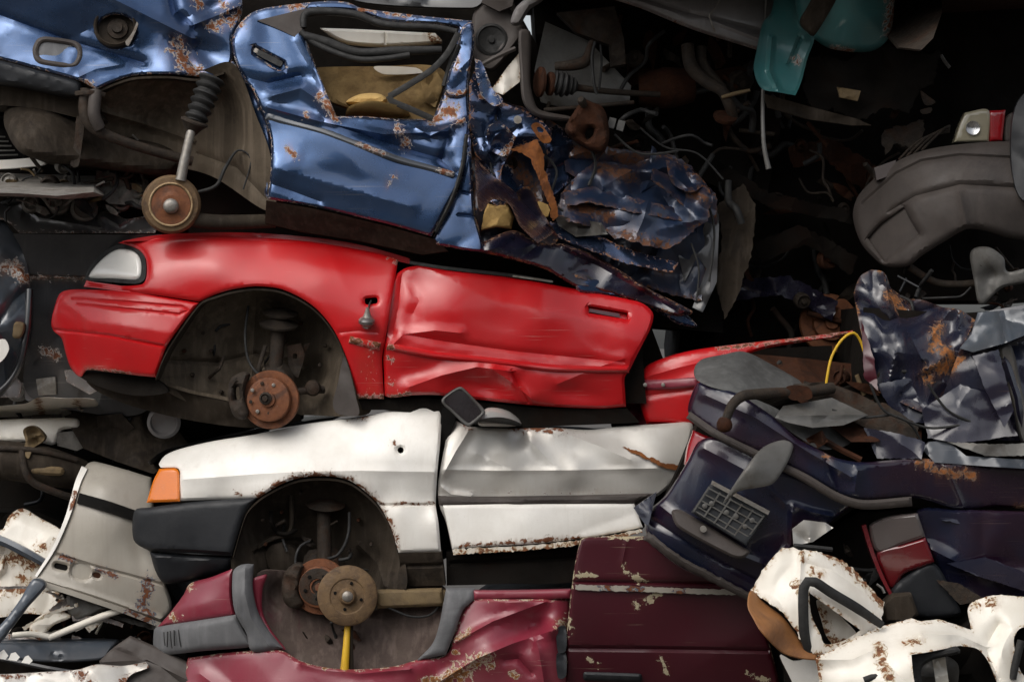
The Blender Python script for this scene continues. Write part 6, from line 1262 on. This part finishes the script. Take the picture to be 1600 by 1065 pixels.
sheet('white_bracket', [(340, 300), (345, 292), (382, 300), (384, 314), (350, 312), (342, 325)], 'white', blk, .5, step=5, thick=.03, label='white bent bracket', smooth=False)
shell(blk, [(-60, 140), (100, 150), (260, 220), (400, 270), (420, 300), (420, 400), (300, 400), (290, 640), (240, 700), (-60, 700)], .85, 1.9, 66)

# ================================================================== pale car front below it
pale = thing('pale_car', 'pale car front with white bumper bars and brown exhaust box, below the black wreck', 'car', 60, 780, .6)
sheet('bumper_bar', [(-60, 640), (0, 634), (40, 630), (60, 621), (100, 622), (146, 624), (148, 644), (100, 646), (62, 648), (30, 650), (-60, 654)], 'whiterust', pale, [(-60, 640, .42), (60, 634, .38), (148, 634, .46)], step=4.5, curl=(6, .02), thick=.05, folds=(6, .012, 30, 3), wear=[([(58, 622), (66, 648)], 5), ([(120, 626), (124, 640)], 4)])
sheet('bumper_bar', [(-60, 662), (0, 656), (60, 654), (120, 654), (122, 668), (96, 672), (84, 694), (60, 690), (0, 690), (-60, 692)], 'whiterust', pale, [(-60, 662, .46), (120, 660, .48), (0, 690, .44)], step=4.5, curl=(7, .02), thick=.08, folds=(4, .012, 30, 5))
sheet('grey_box', [(40, 591), (54, 589), (55, 622), (40, 624)], 'silverold', pale, .48, step=5, thick=.1, label='grey upright bracket')
sheet('grey_box', [(90, 596), (132, 592), (138, 616), (92, 620)], 'silverold', pale, .48, step=5, thick=.12, curl=(6, .02), label='grey plastic box')
lathe('air_horn', 26, 612, .5, [(16, -.06), (16, 0), (12, .01), (10, .0), (.2, -.01)], 'engine', pale, segs=20)
lathe('air_horn', 76, 606, .52, [(13, -.06), (13, 0), (9, .01), (.2, .0)], 'engine', pale, segs=20)
sheet('orange_plug', [(36, 672), (46, 665), (58, 668), (70, 682), (66, 690), (52, 700), (44, 716), (36, 704), (40, 690)], 'beam', pale, .3, step=3.5, thick=.06, folds=(12, .02, 12, 6), label='yellow orange broken connector')
sheet('cross_member', [(100, 650), (160, 630), (260, 650), (300, 700), (240, 740), (180, 720), (130, 700)], 'under', pale, [(100, 650, .5), (300, 700, .45), (180, 720, .4)], step=6, thick=.2, folds=(8, .03, 50, 7), dents=[(250, 660, 20, 16, .15)], smooth=False)
lathe('round_bracket', 256, 660, .34, [(26, -.04), (27, 0), (22, .004), (20, -.02), (.2, -.03)], 'silverold', pale, (.1, -1, -.3), 30)
tube('exhaust_box', [(-60, 722, .42), (0, 718, .4), (70, 728, .4), (130, 742, .46)], [30, 32, 32, 24], 'under', pale, segs=22)
tube('exhaust_seam', [(-60, 704, .34), (0, 700, .32), (60, 704, .32), (120, 718, .38)], 5, 'iron', pale, segs=8)
tube('exhaust_pipe', [(34, 700, .32), (38, 730, .30), (50, 752, .31), (80, 766, .34), (120, 780, .4)], 6, 'iron', pale, segs=10)
sheet('worn_band', rrect(72, 735, 56, 14, 3, .5), 'beam', pale, .308, step=4, thick=.03, curl=(6, .014), label='bare ochre weld band')
clutter(pale, (0, 590, 220, 760), 26, .5, .8, 143, ('engine', 'iron', 'plastic'), .7)
for k_, q_ in enumerate(([(-40, 588), (20, 584), (34, 600), (30, 620), (-40, 622)], [(56, 592), (86, 588), (88, 616), (60, 618)], [(100, 576), (150, 584), (160, 606), (140, 616), (104, 596)], [(-40, 694), (30, 690), (32, 702), (-40, 706)], [(84, 676), (130, 672), (150, 690), (120, 704), (90, 696)], [(150, 650), (190, 646), (210, 668), (180, 690), (156, 680)])):
    sheet('body_bracket', [q + (1,) for q in q_], ('silverold', 'engine', 'silverold', 'whiterust', 'engine', 'under')[k_], pale, .40 + .02*k_, step=4.5, thick=.03, facet=(24, .02, 501 + k_), angle=25, ew=1.5)
shell(pale, [(-60, 600), (140, 600), (300, 620), (400, 660), (340, 800), (240, 840), (150, 860), (-60, 860)], .8, 1.8, 68)

# ================================================================== grey-beige door leaning at the left
gd = thing('grey_tailgate', 'loose grey beige tailgate with handle recess leaning beside the black plastic bumper', 'tailgate', 150, 970, .2)
GD = [(134, 727, 0.33), (231, 745, 0.31), (125, 752, 0.27), (83, 861, 0.21), (54, 904, 0.19), (264, 947, 0.21), (249, 969, 0.23), (208, 839, 0.19), (246, 893, 0.17), (150, 830, 0.16), (160, 760, 0.21)]
g_ = sheet('tailgate_skin', [(134, 727), (146, 721), (190, 732), (236, 746, 1), (240, 800), (242, 860), (250, 893), (259, 915), (268, 950), (252, 972, 1), (200, 952), (145, 933), (54, 905, 1), (83, 861), (108, 807), (125, 752)], 'greige', gd, GD, step=5, curl=(6, .016), thick=.02,
      creases=[([(84, 864), (150, 885), (200, 898), (258, 914)], .012, 4), ([(56, 902), (145, 930), (250, 966)], -.012, 8)], dents=[(220, 870, 14, 40, .015, -15)], folds=(4, .01, 60, 151), wear=[([(232, 905), (228, 930), (222, 944)], 7), ([(216, 946), (240, 958)], 5), ([(150, 888), (180, 898)], 4), ([(94, 868), (114, 876)], 4)], holes=[rrect(126, 892, 32, 24, 15, .4), rrect(95, 885, 22, 9, 12, .4), rrect(151, 898, 12, 8, 12, .4)])
sheet('black_band', [(124, 770, 1), (170, 783), (211, 797, 1), (210, 814, 1), (168, 800), (120, 786, 1)], 'hole', g_, off(GD, -.008), step=4, thick=.02)
sheet('handle_recess', rrect(126, 893, 38, 30, 15, .4), 'greige', g_, off(GD, .03), step=5, thick=.01)
sheet('handle_slot', rrect(95, 886, 28, 16, 12, .4), 'hole', g_, off(GD, .03), step=5, thick=.01)
sheet('handle_slot', rrect(151, 899, 18, 13, 12, .4), 'rust', g_, off(GD, .02), step=5, thick=.01)
sheet('edge_strip', strip([(132, 730), (122, 752), (112, 786), (104, 810), (84, 856), (56, 900)], 10, 4), 'white', g_, off(GD, -.006), step=4, thick=.03, wear=[([(118, 770), (114, 790)], 4)])
sheet('lower_flange', strip([(54, 908), (100, 922), (145, 937), (200, 956), (250, 976)], 8, 8), 'greige', g_, off(GD, -.01), step=4.5, thick=.03, wear=[([(200, 955), (240, 970)], 5)])
sheet('dark_pillar', [(52, 904), (72, 914), (40, 952), (0, 1004), (-50, 1060), (-60, 1030), (0, 976), (30, 938)], 'slate', gd, [(52, 904, .1), (72, 914, .1), (-50, 1050, .0)], step=4.5, thick=.03, curl=(6, .014), label='dark grey bent pillar')

# ================================================================== white rusty scrap lower left
ws = thing('white_scrap_car', 'flattened white car with brown rusty edges behind the grey tailgate', 'car', 40, 1000, .5)
sheet('door_skin', [(-60, 800), (0, 828), (14, 806), (34, 794), (60, 808), (98, 832), (90, 862), (69, 880), (30, 860), (-60, 830)], 'whiterust', ws, [(-60, 810, .4), (34, 794, .45), (90, 850, .36), (0, 850, .36)], step=4.5, thick=.02, facet=(36, .02, 161), angle=25, ew=4, wear=[([(14, 806), (34, 796)], 6), ([(60, 850), (70, 856)], 6)])
tube('door_frame', [(-60, 822, .34), (0, 843, .32), (40, 862, .3), (75, 882, .3)], [8, 8, 8, 7], 'slate', ws, segs=6)
sheet('crumpled_skin', [(-60, 850), (0, 852), (40, 872), (66, 884), (60, 910), (40, 925), (0, 925), (-60, 930)], 'whiterust', ws, [(-60, 850, .4), (66, 884, .36), (0, 920, .4)], step=4.5, thick=.02, facet=(26, .03, 163), angle=25, ew=5, wear=[([(8, 876), (30, 870), (50, 882)], 9), ([(30, 905), (50, 910)], 7)])
sheet('crumpled_skin', [(-60, 912), (0, 918), (50, 918), (96, 928), (100, 956), (90, 962), (40, 958), (0, 964), (-60, 966)], 'whiterust', ws, [(-60, 912, .36), (100, 940, .36), (0, 960, .32)], step=4.5, thick=.02, facet=(34, .02, 165), angle=25, ew=5, wear=[([(0, 920), (40, 919)], 8), ([(90, 925), (97, 955)], 6)])
sheet('rolled_edge', [(46, 985), (54, 968), (74, 956), (96, 956), (110, 964), (84, 976), (70, 990), (62, 1000)], 'whiterust', ws, [(46, 985, .2), (96, 956, .24), (62, 1000, .16)], step=4, curl=(6, .02), thick=.03, folds=(6, .02, 18, 7), ew=3, wear=[([(46, 988), (62, 998)], 6)])
tube('rail', [(76, 996, .2), (120, 978, .2), (160, 962, .2), (192, 952, .22)], [5, 6, 6, 5], 'whiterust', ws, segs=8)
tube('rail', [(20, 992, .2), (50, 990, .2), (76, 994, .2)], 5, 'whiterust', ws, segs=8)
sheet('grey_pad', [(104, 930), (118, 928), (150, 938), (166, 950), (140, 964), (116, 972), (106, 955)], 'steel', ws, .24, step=5, thick=.05, curl=(6, .02), folds=(4, .02, 24, 3), smooth=False)
clutter(ws, (0, 900, 250, 1000), 20, .3, .6, 167, ('plastic', 'whiterust', 'rust', 'iron'), .7)
rg_ = random.Random(77)
for k_ in range(16):
    x_, y_ = rg_.uniform(-20, 190), rg_.uniform(835, 1010)
    an_, l_ = rg_.uniform(-.5, .35), rg_.uniform(50, 120)
    dx_, dy_ = math.cos(an_)*l_, math.sin(an_)*l_
    bow_ = rg_.uniform(-10, 10)
    sheet('bent_strip', strip([(x_, y_), (x_ + dx_*.35, y_ + dy_*.35 + bow_*.8), (x_ + dx_*.7, y_ + dy_*.7 + bow_), (x_ + dx_, y_ + dy_)], rg_.uniform(4, 11), rg_.uniform(3, 9)), rg_.choice(('whiterust', 'whiterust', 'greige', 'silverold', 'slate', 'steel')), ws, rg_.uniform(.24, .34), step=4, thick=.012, facet=(24, .014, 480 + k_), angle=25, ew=1.5, ragged=.4)
shell(ws, [(-60, 800), (60, 800), (240, 880), (290, 960), (300, 1158), (-60, 1158)], .55, 1.6, 70)

# ================================================================== bottom left scraps
bs = thing('dark_scrap_panel', 'long dark sill strip lying across the bottom under the white rusty scrap', 'panel', 80, 1040, .2)
sheet('sill_strip', [(-60, 996), (0, 1000), (100, 1000), (180, 1002), (176, 1012), (160, 1030), (80, 1034), (0, 1030), (-60, 1028)], 'slate', bs, [(-60, 1010, .14), (180, 1006, .2), (80, 1034, .1)], step=5, thick=.1, curl=(5, .02), folds=(6, .01, 40, 3), dents=[(84, 1024, 4, 4, .03), (94, 1025, 4, 4, .03)])
for x, y in ((4, 1021), (22, 1023), (42, 1028)):
    sheet('glass_shard', [(x-9, y+7, 1), (x-5+y%3, y-3, 1), (x+2, y-7+x%4, 1), (x+9, y+3, 1), (x+4, y+9, 1)], 'lensclear', bs, .07, step=4, thick=.006)
tube('edge_trim', [(-60, 1018, .08), (20, 1032, .08), (80, 1044, .08), (130, 1052, .1)], 4, 'black', bs, segs=6)
gp = thing('grey_plastic_panel', 'flat dark grey plastic panel lying under the burgundy bumper end', 'panel', 230, 1080, .1)
sheet('panel_skin', [(155, 1032, 1), (176, 1012), (203, 993, 1), (260, 1018), (310, 1042, 1), (310, 1140, 1), (180, 1140, 1)], 'darkplastic', gp, [(155, 1032, .1), (203, 993, .14), (310, 1042, .06), (240, 1140, -.02)], step=5, thick=.02, curl=(4, .01), creases=[([(155, 1034), (230, 1030), (310, 1070)], -.014, 10), ([(176, 1012), (250, 1040), (300, 1080)], .01, 6)], folds=(3, .012, 50, 5))
sp = thing('silver_crumpled_strip', 'crumpled bright silver body strip along the bottom beside the grey plastic panel', 'panel', 100, 1120, 0)
sheet('strip_skin', [(-60, 1052), (0, 1053), (60, 1050), (120, 1046), (150, 1038), (190, 1040), (228, 1034, 1), (232, 1042), (200, 1058), (190, 1100), (150, 1140, 1), (-60, 1140, 1)], 'silver', sp, [(-60, 1052, .04), (120, 1046, .02), (228, 1036, .06), (60, 1140, -.06)], step=4.5, thick=.02, facet=(40, .03, 171), angle=25, ew=2, wear=[([(124, 1050), (134, 1062)], 8), ([(190, 1062), (200, 1058)], 5), ([(6, 1056), (40, 1056)], 3)])

# ================================================================== unseen car added above the pile to shade its upper right
top = thing('added_shade_car', 'unseen rusty car body added above the pile to shade the teal and grey wrecks', 'car', 1250, -60, .2)
shell(top, [(800, -70), (1000, -48), (1250, -52), (1500, -46), (1800, -60), (1830, -180), (1700, -330), (1250, -350), (900, -300), (790, -180)], -.55, 1.4, 203, 'rust', 'added_car_body')
